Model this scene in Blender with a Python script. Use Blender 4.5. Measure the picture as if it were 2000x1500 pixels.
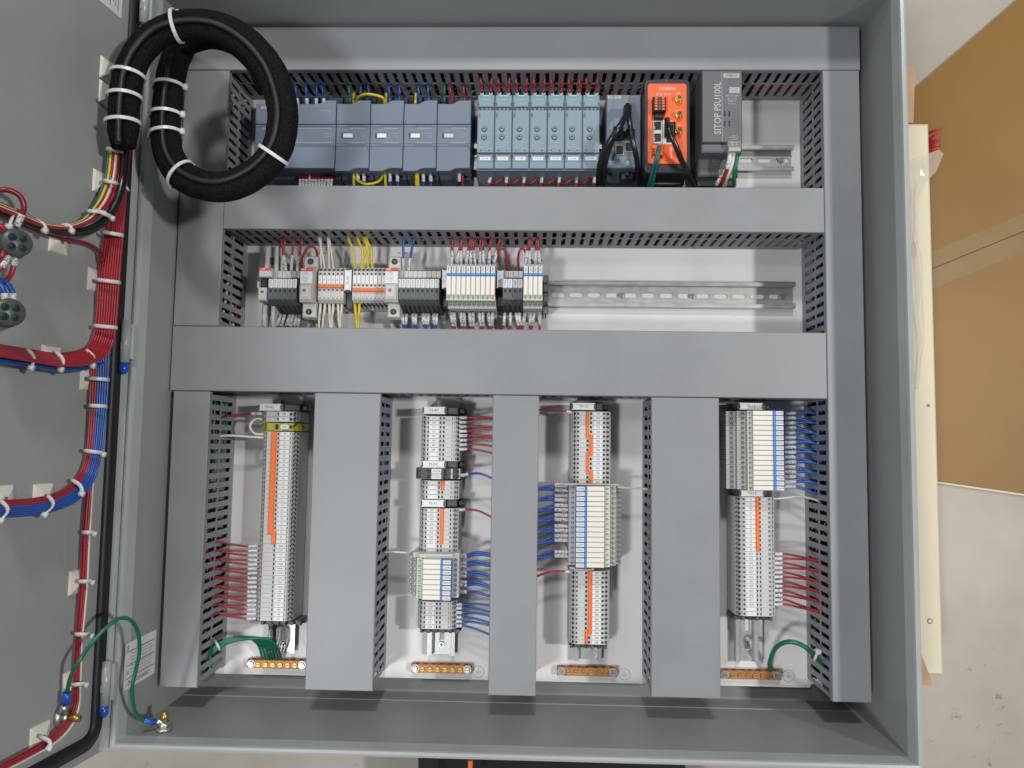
import bpy, math, random
from mathutils import Matrix, Vector, Euler
random.seed(7)
for o in list(bpy.data.objects): bpy.data.objects.remove(o)
S = 0.001                                   # all lengths below are millimetres
scn = bpy.context.scene
COL = scn.collection
# ---------------------------------------------------------------- camera
FPX = 1519.33
CAMP = Vector((22.7, -102.7, 1074.5))
CAMR = Euler((0.0767, 0.0290, 0.0147), 'XYZ').to_matrix()
cd = bpy.data.cameras.new('camera'); cam = bpy.data.objects.new('camera', cd); COL.objects.link(cam)
cam.location = CAMP*S; cam.rotation_euler = (0.0767, 0.0290, 0.0147)
cd.sensor_width = 36; cd.lens = FPX/2000*36; cd.clip_start = .01; cd.clip_end = 60
scn.camera = cam
# ---------------------------------------------------------------- light
w = bpy.data.worlds.new('World'); scn.world = w; w.use_nodes = True
w.node_tree.nodes['Background'].inputs[0].default_value = (.86, .93, 1, 1)
w.node_tree.nodes['Background'].inputs[1].default_value = .115
scn.view_settings.view_transform = 'Standard'; scn.view_settings.look = 'None'
scn.view_settings.exposure = -.12; scn.view_settings.gamma = 1
def lamp(name, d, h, power, sx, sy, col=(1, .98, .95), rz=0):
    l = bpy.data.lights.new(name, 'AREA'); l.shape = 'RECTANGLE'; l.size = sx; l.size_y = sy; l.energy = power; l.color = col
    o = bpy.data.objects.new(name, l); COL.objects.link(o)
    o.location = (d[0]*h, d[1]*h, h)
    o.rotation_euler = (Vector((0, 0, 0))-o.location).to_track_quat('-Z', 'Y').to_euler()
    return o
lamp('ceiling_lamp', (.80, .02), 2.9, 66, .20, .20)
lamp('ceiling_lamp', (.02, .80), 2.9, 48, .34, .34)
lamp('ceiling_lamp', (-.36, -.31), 3.0, 44, .34, .34, (.97, .99, 1))
lamp('ceiling_lamp', (-.28, .28), 3.2, 12, .36, .36, (.97, .99, 1))
# ---------------------------------------------------------------- materials
def mat(name, c, rough=.45, metal=0, var=.06, scale=40, bump=0, bscale=600, alpha=None, coat=0, spec=.5):
    m = bpy.data.materials.new(name); m.use_nodes = True; nt = m.node_tree; b = nt.nodes['Principled BSDF']
    b.inputs['Roughness'].default_value = rough; b.inputs['Metallic'].default_value = metal
    b.inputs['Specular IOR Level'].default_value = spec
    if coat: b.inputs['Coat Weight'].default_value = coat; b.inputs['Coat Roughness'].default_value = .15
    tc = nt.nodes.new('ShaderNodeTexCoord')
    if var:
        n = nt.nodes.new('ShaderNodeTexNoise'); n.inputs['Scale'].default_value = scale; n.inputs['Detail'].default_value = 5
        nt.links.new(tc.outputs['Object'], n.inputs['Vector'])
        r = nt.nodes.new('ShaderNodeValToRGB'); r.color_ramp.elements[0].position = .3; r.color_ramp.elements[1].position = .7
        r.color_ramp.elements[0].color = (*[max(0, k*(1-var)) for k in c], 1); r.color_ramp.elements[1].color = (*[min(1, k*(1+var)) for k in c], 1)
        nt.links.new(n.outputs['Fac'], r.inputs['Fac']); nt.links.new(r.outputs['Color'], b.inputs['Base Color'])
        mr = nt.nodes.new('ShaderNodeMapRange'); mr.inputs['To Min'].default_value = rough*.85; mr.inputs['To Max'].default_value = min(1, rough*1.15)
        nt.links.new(n.outputs['Fac'], mr.inputs['Value']); nt.links.new(mr.outputs['Result'], b.inputs['Roughness'])
    else: b.inputs['Base Color'].default_value = (*c, 1)
    if bump:
        n2 = nt.nodes.new('ShaderNodeTexNoise'); n2.inputs['Scale'].default_value = bscale; n2.inputs['Detail'].default_value = 3
        nt.links.new(tc.outputs['Object'], n2.inputs['Vector'])
        bp = nt.nodes.new('ShaderNodeBump'); bp.inputs['Strength'].default_value = bump; bp.inputs['Distance'].default_value = .0005 if bump < .95 else .0014
        nt.links.new(n2.outputs['Fac'], bp.inputs['Height']); nt.links.new(bp.outputs['Normal'], b.inputs['Normal'])
    if alpha is not None:
        b.inputs['Alpha'].default_value = alpha
    return m
def h(s):
    v = [int(s[i:i+2], 16)/255 for i in (0, 2, 4)]
    return tuple((k/12.92 if k <= .04045 else ((k+.055)/1.055)**2.4) for k in v)
M = dict(
    duct=mat('duct_pvc', (.232, .243, .256), .47, var=.055, scale=13, bump=.2, spec=.75),
    ductw=mat('duct_pvc_lit_wall', (.27, .28, .295), .5, var=.04, scale=30),  # same PVC as the covers, lightened to paint in light on the walls
    encl=mat('enclosure_paint', (.305, .325, .315), .42, var=.05, scale=5, bump=.35, bscale=900),
    lip=mat('enclosure_lip_paint', (.38, .41, .40), .24, var=.04, scale=12, bump=.2, bscale=900),
    door=mat('door_paint', (.335, .352, .345), .45, var=.06, scale=6, bump=.4, bscale=700),
    panel=mat('panel_white_paint', (.665, .655, .65), .4, var=.045, scale=11, bump=.15),
    zinc=mat('zinc_plated_steel', (.44, .46, .435), .42, .8, var=.10, scale=60, bump=.2, bscale=300),
    screwh=mat('dull_screw_head', (.40, .40, .39), .45, .6, var=.1),
    bright=mat('bright_steel', (.60, .60, .58), .32, 1, var=.05),
    black=mat('black_plastic', (.012, .013, .015), .4, var=.1),
    rubber=mat('black_rubber_gasket', (.009, .009, .010), .5, var=.1, bump=.3, bscale=200),
    hole=mat('dark_opening', (.015, .015, .017), .6, var=0),
    hole2=mat('grey_opening', (.13, .13, .135), .6, var=.2, scale=300),
    plc=mat('slate_blue_plastic', (.150, .190, .248), .5, var=.03, bump=.15),
    plcd=mat('dark_slate_plastic', (.045, .06, .08), .5, var=.05),
    rel=mat('steel_blue_plastic', (.20, .275, .33), .45, var=.03, bump=.1),
    reld=mat('deep_blue_plastic', (.05, .08, .105), .5, var=.05),
    teal=mat('teal_label', h('3fb6b4'), .5, var=0),
    print=mat('light_print', (.42, .48, .53), .6, var=0),
    ink=mat('black_ink', (.02, .02, .022), .6, var=0),
    inkgrey=mat('grey_ink', (.16, .16, .165), .6, var=0),
    whitel=mat('white_marker_plastic', (.72, .73, .74), .45, var=.02),
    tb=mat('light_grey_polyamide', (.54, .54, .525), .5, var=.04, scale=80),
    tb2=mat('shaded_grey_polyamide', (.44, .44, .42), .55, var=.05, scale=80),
    dark=mat('charcoal_polyamide', (.055, .065, .067), .48, var=.06),
    dark2=mat('mid_charcoal_polyamide', (.10, .115, .12), .5, var=.06),
    orange=mat('orange_jumper_plastic', h('f4701c'), .42, var=.05),
    router=mat('orange_router_face', h('e8602a'), .45, var=.04),
    gy=mat('yellow_green_plastic', (.42, .40, .02), .45, var=.5, scale=90),
    relw=mat('ivory_relay_plastic', (.74, .72, .64), .4, var=.02),
    relg=mat('pale_green_plastic', (.60, .63, .56), .45, var=.05),
    led=mat('green_lens', (.22, .29, .19), .3, var=0),
    blue=mat('blue_label_holder', h('3f86cf'), .4, var=.03),
    ivory=mat('ivory_housing', (.55, .54, .51), .45, var=.03),
    redp=mat('red_stripe', h('d8452f'), .45, var=0),
    psu=mat('grey_psu_housing', (.125, .127, .132), .5, var=.03, bump=.15),
    psud=mat('dark_grey_psu_housing', (.095, .10, .107), .5, var=.04),
    beige=mat('beige_connector', (.42, .41, .36), .45, var=.05),
    gold=mat('gold_plated_connector', (.85, .62, .22), .22, 1, var=.1),
    copper=mat('copper_bar', (.46, .20, .085), .55, .75, var=.25, scale=120),
    brass=mat('brass_screw', (.46, .31, .10), .42, .85, var=.2, scale=200),
    wred=mat('red_wire', (.33, .018, .028), .36, var=.10), wdred=mat('dark_red_wire', (.24, .012, .03), .35, var=.08),
    wblue=mat('blue_wire', (.018, .085, .36), .33, var=.08), softblk=mat('soft_black_jacket', (.012, .012, .013), .48, var=.2, bump=.5, bscale=500), wblk=mat('black_wire', (.012, .012, .013), .25, var=.1),
    wwht=mat('cream_wire', (.66, .62, .54), .38, var=.04), wyel=mat('yellow_wire', (.66, .52, .015), .35, var=.06),
    wgrn=mat('green_wire', (.006, .15, .085), .33, var=.08), wteal=mat('teal_wire', (.01, .12, .14), .35, var=.08),
    tie=mat('nylon_tie', (.66, .67, .66), .35, var=.04), mount=mat('white_nylon_mount', (.72, .70, .62), .45, var=.03),
    braid=mat('black_braided_sleeve', (.006, .0057, .0055), .85, var=.9, scale=380, bump=1.0, bscale=520, spec=.16),
    clearm=mat('clear_sleeve', (.66, .66, .69), .3, var=0),
    bluecap=mat('blue_vinyl', (.012, .10, .50), .25, var=.05),
    lens=mat('grey_lamp_housing', (.07, .08, .085), .4, var=.1), lens2=mat('teal_glass', (.03, .06, .065), .12, var=.2),
    lumber=mat('cream_lumber', (.70, .63, .47), .6, var=.05, scale=9), card=mat('cardboard_brown', (.48, .31, .18), .62, var=.08, scale=30),
    cloth=mat('black_cloth', (.012, .012, .014), .85, var=.3, scale=30, bump=.6, bscale=80), redbag=mat('red_plastic_bag', (.45, .02, .03), .3, var=.1),
    green=mat('green_print', (.05, .20, .13), .6, var=0))
# printed sleeve: white with dark ragged characters
def printed():
    m = mat('printed_sleeve', (.66, .66, .69), .35, var=0); nt = m.node_tree; b = nt.nodes['Principled BSDF']
    tc = nt.nodes.new('ShaderNodeTexCoord'); n = nt.nodes.new('ShaderNodeTexNoise'); n.inputs['Scale'].default_value = 620; n.inputs['Detail'].default_value = 1
    r = nt.nodes.new('ShaderNodeValToRGB'); r.color_ramp.interpolation = 'CONSTANT'
    r.color_ramp.elements[0].color = (.09, .09, .10, 1); r.color_ramp.elements[1].position = .385; r.color_ramp.elements[1].color = (.66, .66, .69, 1)
    nt.links.new(tc.outputs['Object'], n.inputs['Vector']); nt.links.new(n.outputs['Fac'], r.inputs['Fac']); nt.links.new(r.outputs['Color'], b.inputs['Base Color'])
    return m
M['printed'] = printed()
# concrete floor
def concrete():
    m = mat('concrete', (.55, .52, .46), .5, var=0); nt = m.node_tree; b = nt.nodes['Principled BSDF']; L = nt.links.new
    tc = nt.nodes.new('ShaderNodeTexCoord')
    def noise(s, d=6, w_=.5):
        n = nt.nodes.new('ShaderNodeTexNoise'); n.inputs['Scale'].default_value = s; n.inputs['Detail'].default_value = d; n.inputs['Roughness'].default_value = w_
        L(tc.outputs['Object'], n.inputs['Vector']); return n
    def ramp(src, a, ca, bb, cb):
        r = nt.nodes.new('ShaderNodeValToRGB'); e = r.color_ramp.elements; e[0].position = a; e[0].color = (*ca, 1); e[1].position = bb; e[1].color = (*cb, 1)
        L(src, r.inputs['Fac']); return r
    base = ramp(noise(3.5, 8, .6).outputs['Fac'], .35, (.37, .335, .28), .65, (.46, .43, .37))
    sp = ramp(noise(42, 6, .75).outputs['Fac'], .30, (.18, .13, .08), .40, (1, 1, 1))
    msk = ramp(noise(4.5, 2).outputs['Fac'], .52, (0, 0, 0), .60, (1, 1, 1))
    mx = nt.nodes.new('ShaderNodeMix'); mx.data_type = 'RGBA'; mx.blend_type = 'MULTIPLY'
    L(msk.outputs['Color'], mx.inputs['Factor']); L(base.outputs['Color'], mx.inputs[6]); L(sp.outputs['Color'], mx.inputs[7]); L(mx.outputs[2], b.inputs['Base Color'])
    return m
M['concrete'] = concrete()
def hardboard():
    m = mat('brown_board', (.40, .22, .06), .52, var=0, spec=.42); nt = m.node_tree; b = nt.nodes['Principled BSDF']; L = nt.links.new
    tc = nt.nodes.new('ShaderNodeTexCoord'); n = nt.nodes.new('ShaderNodeTexNoise'); n.inputs['Scale'].default_value = 2.2; n.inputs['Detail'].default_value = 7
    r = nt.nodes.new('ShaderNodeValToRGB'); r.color_ramp.elements[0].position = .3; r.color_ramp.elements[0].color = (.225, .112, .022, 1)
    r.color_ramp.elements[1].position = .72; r.color_ramp.elements[1].color = (.30, .172, .048, 1)
    L(tc.outputs['Object'], n.inputs['Vector']); L(n.outputs['Fac'], r.inputs['Fac']); L(r.outputs['Color'], b.inputs['Base Color']); return m
M['board'] = hardboard()
M['tape'] = mat('clear_packing_tape', (.85, .80, .70), .12, var=.05, alpha=.30, bump=1, bscale=60)
M['boardtape'] = mat('tan_packing_tape', (.38, .27, .12), .4, var=.06, alpha=.5)
# ---------------------------------------------------------------- pixel -> millimetre measurement of the photograph
def ray(px, py): return CAMR @ Vector(((px-1000)/FPX, (750-py)/FPX, -1))
def at(px, py, z=0):
    d = ray(px, py); return CAMP + d*((z-CAMP.z)/d.z)
def rect(x0, y0, x1, y1, z):
    """axis-aligned mm rectangle of a measured pixel rectangle on the plane z"""
    a = at(x0, (y0+y1)/2, z).x; b = at(x1, (y0+y1)/2, z).x; c = at((x0+x1)/2, y1, z).y; d = at((x0+x1)/2, y0, z).y
    return a, b, c, d
# ---------------------------------------------------------------- mesh building
TXT = {}
def text_mesh(s):
    if s not in TXT:
        c = bpy.data.curves.new('t', 'FONT'); c.body = s; c.size = 1; c.resolution_u = 2; c.align_x = 'CENTER'; c.align_y = 'CENTER'; c.offset = .004
        o = bpy.data.objects.new('t', c); COL.objects.link(o); bpy.context.view_layer.update()
        me = bpy.data.meshes.new_from_object(o.evaluated_get(bpy.context.evaluated_depsgraph_get()))
        TXT[s] = ([tuple(v.co) for v in me.vertices], [tuple(p.vertices) for p in me.polygons])
        bpy.data.objects.remove(o); bpy.data.curves.remove(c); bpy.data.meshes.remove(me)
    return TXT[s]
class MB:
    def __init__(s): s.v = []; s.f = []; s.m = []; s.ms = []; s.sm = []
    def add(s, vs, fs, m, smooth=False):
        if m not in s.ms: s.ms.append(m)
        n = len(s.v); s.v += [tuple(v) for v in vs]; k = s.ms.index(m)
        for f in fs: s.f.append(tuple(n+i for i in f)); s.m.append(k); s.sm.append(smooth)
        return s
    def box(s, x0, x1, y0, y1, z0, z1, m, c=0):
        if x0 > x1: x0, x1 = x1, x0
        if y0 > y1: y0, y1 = y1, y0
        c = min(c, (x1-x0)/2.2, (y1-y0)/2.2)
        R = lambda e, z: [(x0+e, y0+e, z), (x1-e, y0+e, z), (x1-e, y1-e, z), (x0+e, y1-e, z)]
        lv = [R(0, z0)] + ([R(0, z1-c), R(c, z1)] if c > 0 else [R(0, z1)])
        vs = sum(lv, []); fs = [(3, 2, 1, 0)]
        for k in range(len(lv)-1):
            for i in range(4): j = (i+1) % 4; fs.append((4*k+i, 4*k+j, 4*k+4+j, 4*k+4+i))
        n = 4*(len(lv)-1); fs.append((n, n+1, n+2, n+3)); return s.add(vs, fs, m)
    def pbox(s, x0, y0, x1, y1, z0, z1, m, c=0):
        a = rect(x0, y0, x1, y1, z1); return s.box(*a, z0, z1, m, c)
    def prism(s, pts, z0, z1, m, c=0):
        """polygon (x, y) counter-clockwise extruded along z"""
        n = len(pts); cx = sum(p[0] for p in pts)/n; cy = sum(p[1] for p in pts)/n
        A = [(x, y, z0) for x, y in pts]; L = [A]
        if c: L.append([(x, y, z1-c) for x, y in pts]); L.append([(x+(cx-x)*min(.4, c/max(1e-6, math.hypot(x-cx, y-cy))), y+(cy-y)*min(.4, c/max(1e-6, math.hypot(x-cx, y-cy))), z1) for x, y in pts])
        else: L.append([(x, y, z1) for x, y in pts])
        fs = [tuple(range(n))[::-1]]
        for k in range(len(L)-1): fs += [(k*n+i, k*n+(i+1) % n, (k+1)*n+(i+1) % n, (k+1)*n+i) for i in range(n)]
        fs.append(tuple(range((len(L)-1)*n, len(L)*n))); return s.add(sum(L, []), fs, m)
    def xprofile(s, prof, y0, y1, m):
        """profile in (x, z) extruded along y"""
        n = len(prof); vs = [(x, y0, z) for x, z in prof]+[(x, y1, z) for x, z in prof]
        fs = [tuple(range(n)), tuple(range(n, 2*n))[::-1]]+[((i+1) % n, i, n+i, n+(i+1) % n) for i in range(n)]
        return s.add(vs, fs, m)
    def cyl(s, x, y, z0, z1, r, m, n=14, r1=None):
        r1 = r if r1 is None else r1
        vs = [(x+r*math.cos(2*math.pi*i/n), y+r*math.sin(2*math.pi*i/n), z0) for i in range(n)]+[(x+r1*math.cos(2*math.pi*i/n), y+r1*math.sin(2*math.pi*i/n), z1) for i in range(n)]
        return s.add(vs, [tuple(range(n))[::-1], tuple(range(n, 2*n))]+[(i, (i+1) % n, n+(i+1) % n, n+i) for i in range(n)], m)
    def tube(s, pts, r, m, n=7, closed=False, ry=None):
        pts = [Vector(p) for p in pts]; N = len(pts); vs = []; prev = None
        for i, p in enumerate(pts):
            t = (pts[(i+1) % N]-pts[i-1]) if closed else (pts[min(i+1, N-1)]-pts[max(i-1, 0)])
            t.normalize()
            if prev is None:
                a = Vector((0, 0, 1)) if abs(t.z) < .9 else Vector((1, 0, 0)); prev = (a-t*a.dot(t)).normalized()
            else: prev = (prev-t*prev.dot(t)).normalized()
            b = t.cross(prev); rr = r[i] if isinstance(r, list) else r
            for k in range(n):
                q = 2*math.pi*k/n; vs.append(p+(prev*math.cos(q)*rr+b*math.sin(q)*(ry or rr)))
        fs = []
        for i in range(N if closed else N-1):
            for k in range(n): a = i*n+k; b2 = i*n+(k+1) % n; j = ((i+1) % N)*n; fs.append((a, b2, j+(k+1) % n, j+k))
        if not closed: fs += [tuple(range(n))[::-1], tuple(range((N-1)*n, N*n))]
        return s.add(vs, fs, m, True)
    def text(s, t, x, y, z, size, m, rz=0, sx=1, M4=None):
        vs, fs = text_mesh(t); c, sn = math.cos(rz), math.sin(rz)
        out = []
        for a, b, _ in vs:
            a *= size*sx; b *= size
            p = Vector((x+a*c-b*sn, y+a*sn+b*c, z)) if M4 is None else M4 @ Vector((a, b, 0))
            out.append(p)
        return s.add(out, fs, m)
    def quad(s, pts, m): return s.add(pts, [(0, 1, 2, 3)], m)
    def mesh(s, name):
        me = bpy.data.meshes.new(name); me.from_pydata([(a*S, b*S, c*S) for a, b, c in s.v], [], s.f)
        for m in s.ms: me.materials.append(M[m])
        me.polygons.foreach_set('material_index', s.m); me.polygons.foreach_set('use_smooth', s.sm); me.update(); return me
    def build(s, name, parent=None, loc=(0, 0, 0), rz=0, **k):
        o = bpy.data.objects.new(name, s.mesh(name)); COL.objects.link(o)
        o.location = Vector(loc)*S; o.rotation_euler.z = rz
        if parent: o.parent = parent
        if k: tag(o, **k)
        return o
def tag(o, label=None, category=None, group=None, kind=None):
    if label: o['label'] = label
    if category: o['category'] = category
    if group: o['group'] = group
    if kind: o['kind'] = kind
    return o
def empty(name, loc, label, category, group=None, rz=0):
    o = bpy.data.objects.new(name, None); COL.objects.link(o); o.location = Vector(loc)*S; o.rotation_euler.z = rz; o.empty_display_size = .01
    return tag(o, label, category, group)
def center_origin(o):      # put a one-mesh thing's origin at its own base
    me = o.data; n = len(me.vertices); c = Vector((0, 0, 0))
    for v in me.vertices: c += v.co
    c /= n; c.z = min(v.co.z for v in me.vertices)
    me.transform(Matrix.Translation(-c)); o.location += c; 
    for ch in o.children: ch.location -= c
    return o
ORD = ['', 'first', 'second', 'third', 'fourth', 'fifth', 'sixth', 'seventh', 'eighth', 'ninth', 'tenth', 'eleventh', 'twelfth', 'thirteenth', 'fourteenth', 'fifteenth', 'sixteenth', 'seventeenth', 'eighteenth', 'nineteenth', 'twentieth', 'twenty-first', 'twenty-second', 'twenty-third', 'twenty-fourth', 'twenty-fifth', 'twenty-sixth']
def spline(P, k=6):
    P = [Vector(p) for p in P]
    if len(P) < 3: return [P[0].lerp(P[1], i/k) for i in range(k+1)]
    out = []
    for i in range(len(P)-1):
        p0 = P[i-1] if i else P[0]*2-P[1]; p1 = P[i]; p2 = P[i+1]; p3 = P[i+2] if i+2 < len(P) else P[-1]*2-P[-2]
        for j in range(k):
            t = j/k; out.append(.5*((2*p1)+(p2-p0)*t+(2*p0-5*p1+4*p2-p3)*t*t+(3*p1-p0-3*p2+p3)*t**3))
    out.append(P[-1]); return out

# ================================================================ SETTING
FLOORZ = -190
g = MB(); g.box(-6000, 6000, -6000, 6000, FLOORZ-20, FLOORZ, 'concrete'); g.build('floor', kind='structure', label='pale stained concrete floor')

# ================================================================ ENCLOSURE
W_, IN, BZ, FZ = 457, 447, -24, 175
enc = empty('electrical_enclosure', (0, 0, BZ-2), 'grey painted steel enclosure lying on its back with its door swung open', 'enclosure')
def eb(mb, name, **k):
    return mb.build(name, enc, loc=(0, 0, -(BZ-2)), **k)
b = MB()
b.box(-IN-3, IN+3, -IN-3, IN+3, BZ-2, BZ, 'encl')
# ring walls by profile (distance from centre, z)
prof = [(IN, BZ+.02), (IN, 157), (449.5, 172), (450.5, 174.6), (453.5, 175.6), (456.3, 174.4), (457, 172), (457, 152), (450.2, 150), (450.2, BZ)]
vs = []; fs = []; n = len(prof); CR = 5
cor = []
for sx, sy in ((1, 1), (-1, 1), (-1, -1), (1, -1)): cor.append((sx, sy))
for r, z in prof:
    for sx, sy in cor: vs.append((sx*r, sy*r, z))
for i in range(n-1):
    mt = 'lip' if 1 <= i <= 6 else 'encl'
    for k in range(4): j = (k+1) % 4; b.add([vs[4*i+k], vs[4*i+j], vs[4*(i+1)+j], vs[4*(i+1)+k]], [(0, 1, 2, 3)], mt)
b.box(-IN, IN, -IN-.2, -IN+1.2, BZ, 12, 'encl')
eb(b, 'enclosure_body')
# studs that carry the panel
for sx, sy in ((-1, -1), (1, -1), (-1, 1), (1, 1)):
    m = MB(); x, y = sx*424, sy*425; m.cyl(x, y, BZ, 3, 4, 'zinc', 10); m.cyl(x, y, BZ, BZ+8, 9, 'zinc', 6); m.cyl(x, y, -3, 2, 8.5, 'zinc', 6); eb(m, 'panel_stud')
m = MB(); p = at(321, 1412, 140); x = p.x; yb = -IN+.3
m.tube([(x, yb, 140), (x, yb+4, 140)], 9, 'zinc', 12); m.tube([(x, yb+4.1, 140), (x, yb+10, 140)], 7.5, 'bright', 6); m.tube([(x, yb+10.1, 140), (x, yb+22, 140)], 4, 'brass', 10)
eb(m, 'ground_stud')

# -- door (part of the enclosure)
DA = math.radians(83); DD = Vector((-math.cos(DA), 0, math.sin(DA))); DN = Vector((math.sin(DA), 0, math.cos(DA))); DP = Vector((-463, 0, 175))
def dpt(s, y, off=0): q = DP+DD*s+DN*off; return Vector((q.x, y, q.z))
def atD(px, py, off=0):
    d = ray(px, py); P0 = DP+DN*off; t = (P0-CAMP).dot(DN)/d.dot(DN); return CAMP+d*t
def dbox(mb, s0, s1, y0, y1, o0, o1, m):
    P = [dpt(s, y, o) for o in (o0, o1) for s, y in ((s0, y0), (s1, y0), (s1, y1), (s0, y1))]
    mb.add(P, [(0, 1, 2, 3), (7, 6, 5, 4), (0, 4, 5, 1), (1, 5, 6, 2), (2, 6, 7, 3), (3, 7, 4, 0)], m)
ENCO = Vector((0, 0, -(BZ-2)))
m = MB(); dbox(m, -22, 890, -457, 457, -3, 0, 'door')
dbox(m, -22, -20, -457, 457, -20, -3.02, 'door'); dbox(m, 888, 890, -457, 457, -20, -3.02, 'door'); dbox(m, -19.9, 887.9, -457, -455, -20, -3.02, 'door'); dbox(m, -19.9, 887.9, 455, 457, -20, -3.02, 'door')
Q_ = [dpt(-4, y, 0.02) for y in (-455, 455)]+[dpt(-4, y, 5) for y in (-455, 455)]+[dpt(-1, y, 5) for y in (-455, 455)]+[dpt(9, y, 1) for y in (-455, 455)]+[dpt(9, y, 0.02) for y in (-455, 455)]
m.add(Q_, [(0, 1, 3, 2), (2, 3, 5, 4), (4, 5, 7, 6), (6, 7, 9, 8), (0, 2, 4, 6, 8), (1, 9, 7, 5, 3)], 'lip')
door = eb(m, 'door')
# gasket: rounded rectangle strip on the door
def rr(s0, s1, y0, y1, r, n=6):
    out = []
    for cx, cy, a0 in ((s1-r, y1-r, 0), (s0+r, y1-r, 90), (s0+r, y0+r, 180), (s1-r, y0+r, 270)):
        for i in range(n+1): a = math.radians(a0+90*i/n); out.append((cx+r*math.cos(a), cy+r*math.sin(a)))
    return out
m = MB(); A = rr(10, 866, -446, 446, 26); B2 = rr(25, 850, -431, 431, 12); N = len(A); C2 = [((a[0]+c[0])/2, (a[1]+c[1])/2) for a, c in zip(A, B2)]
L = [[dpt(*q, .05) for q in A], [dpt(*q, 4.5) for q in A], [dpt(*q, 5.2) for q in C2], [dpt(*q, 4.5) for q in B2], [dpt(*q, .05) for q in B2]]
fs = [(k*N+i, k*N+(i+1) % N, (k+1)*N+(i+1) % N, (k+1)*N+i) for k in range(4) for i in range(N)]
m.add(sum(L, []), fs, 'rubber', True)
gk = m.build('gasket', door)
# hinges
for py0, py1, cap, hx in ((-30, 45, 0, 282), (626, 708, 1, 245), (1293, 1378, 1, 206)):
    z = 188; ya = at(280, py0, z).y; yb = at(240, py1, z).y
    m = MB(); x = at(hx, (py0+py1)/2, z).x
    z = 188
    m.tube([(x, ya, z), (x, yb, z)], 5.2, 'lip', 12); m.box(x-1, x+7.5, yb+4, ya-4, z-11, z-3, 'lip', 1)
    m.box(x-3, x+2, yb+14, ya-26, z+3, z+6.2, 'encl', 1)
    hg = eb(m, 'hinge')
    if cap:
        m = MB(); m.tube([(x-.5, yb-.1, z), (x-.5, yb-10, z), (x-.5, yb-13.5, z)], [5.4, 5.2, 2.6], 'bluecap', 12); m.build('hinge_cap', hg)

# ================================================================ PANEL
m = MB(); X0, X1, Y0, Y1 = -419, 419, -421, 419; c = 11
m.prism([(X0+c, Y0), (X1-26, Y0), (X1-24, Y0+5), (X1-6, Y0+5), (X1, Y0+c), (X1, Y1), (X0, Y1), (X0, Y0+c+5), (X0+5, Y0+c)], -3, 0, 'panel')
m.box(X0+30, X1-40, Y0, Y0+2, -16, -3.01, 'ductw')
pn = m.build('mounting_panel', label='white painted steel mounting panel behind all the ducts and rails', category='panel')

# ================================================================ WIRING DUCTS
HZ = 94
def duct(px, label, axis, z1=HZ, sides=(1, 1)):
    x0, x1, y0, y1 = px if px[0] < px[1] and len(px) == 4 and px[4:] == () else px
    t = empty('wiring_duct', ((x0+x1)/2, (y0+y1)/2, 0), label, 'wiring duct', 'grey slotted wiring ducts')
    ox, oy = (x0+x1)/2, (y0+y1)/2
    def fin(mb, name): return mb.build(name, t, loc=(-ox, -oy, 0))
    m = MB(); m.box(x0, x1, y0, y1, z1-3, z1, 'duct', .8)
    if axis == 'x':
        m.box(x0, x1, y0, y0+1.6, z1-9, z1-3, 'duct'); m.box(x0, x1, y1-1.6, y1, z1-9, z1-3, 'duct')
    else:
        m.box(x0, x0+1.6, y0, y1, z1-9, z1-3, 'duct'); m.box(x1-1.6, x1, y0, y1, z1-9, z1-3, 'duct')
    fin(m, 'cover')
    m = MB(); e = 1.8
    m.box(x0+e, x1-e, y0+e, y1-e, .2, 2, 'ductw')
    a0, a1 = (x0, x1) if axis == 'x' else (y0, y1)
    for sd in (0, 1):
        if not sides[sd]: continue
        if axis == 'x': w0 = y0+e if sd == 0 else y1-e-1.3; mk = lambda p, q, za, zb: m.box(p, q, w0, w0+1.3, za, zb, 'ductw')
        else: w0 = x0+e if sd == 0 else x1-e-1.3; mk = lambda p, q, za, zb: m.box(w0, w0+1.3, p, q, za, zb, 'ductw')
        mk(a0+1, a1-1, 2.02, 12)
        k = int((a1-a0-2)//12.7); off = (a1-a0-k*12.7)/2
        for i in range(k+1):
            c = a0+off+i*12.7; p = max(a0+1, c-3.65); q = min(a1-1, c+3.65)
            mk(p, q, 12.01, 88)
            if i < k:
                mk(q+.01, c+12.7-3.66, 49, 51.6)
                # chamfered finger shoulders at the break line
                for zz in (45.5, 55.1):
                    for ed, dr in ((q, 1), (c+12.7-3.65, -1)):
                        za, zb = (zz, 49) if zz < 50 else (51.6, zz)
                        if axis == 'x': P = [(ed, w0, za), (ed+dr*1.1, w0, (49 if zz < 50 else 51.6)), (ed, w0, zb)]; Q = [(a, w0+1.3, b_) for a, _, b_ in P]
                        else: P = [(w0, ed, za), (w0, ed+dr*1.1, (49 if zz < 50 else 51.6)), (w0, ed, zb)]; Q = [(w0+1.3, a, b_) for _, a, b_ in P]
                        m.add(P+Q, [(0, 1, 2), (5, 4, 3), (0, 3, 4, 1), (1, 4, 5, 2), (2, 5, 3, 0)], 'ductw')
    fin(m, 'slotted_channel')
    return (x0, x1, y0, y1)
def E(px, py): return at(px, py, HZ)
xl0 = (E(363, 139).x+E(337, 640).x)/2; xl1 = (E(447, 139).x+E(427, 640).x)/2
xr0 = (E(1606, 135).x+E(1626, 1300).x)/2; xr1 = (E(1677, 135).x+E(1704, 1370).x)/2
yT1 = E(1000, 52).y; yT0 = E(1000, 136.5).y
y11 = E(1020, 364).y; y10 = E(1020, 450.5).y
yM1 = E(1000, 643.5).y; yM0 = E(1000, 771).y
xm0 = E(334, 705).x
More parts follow.
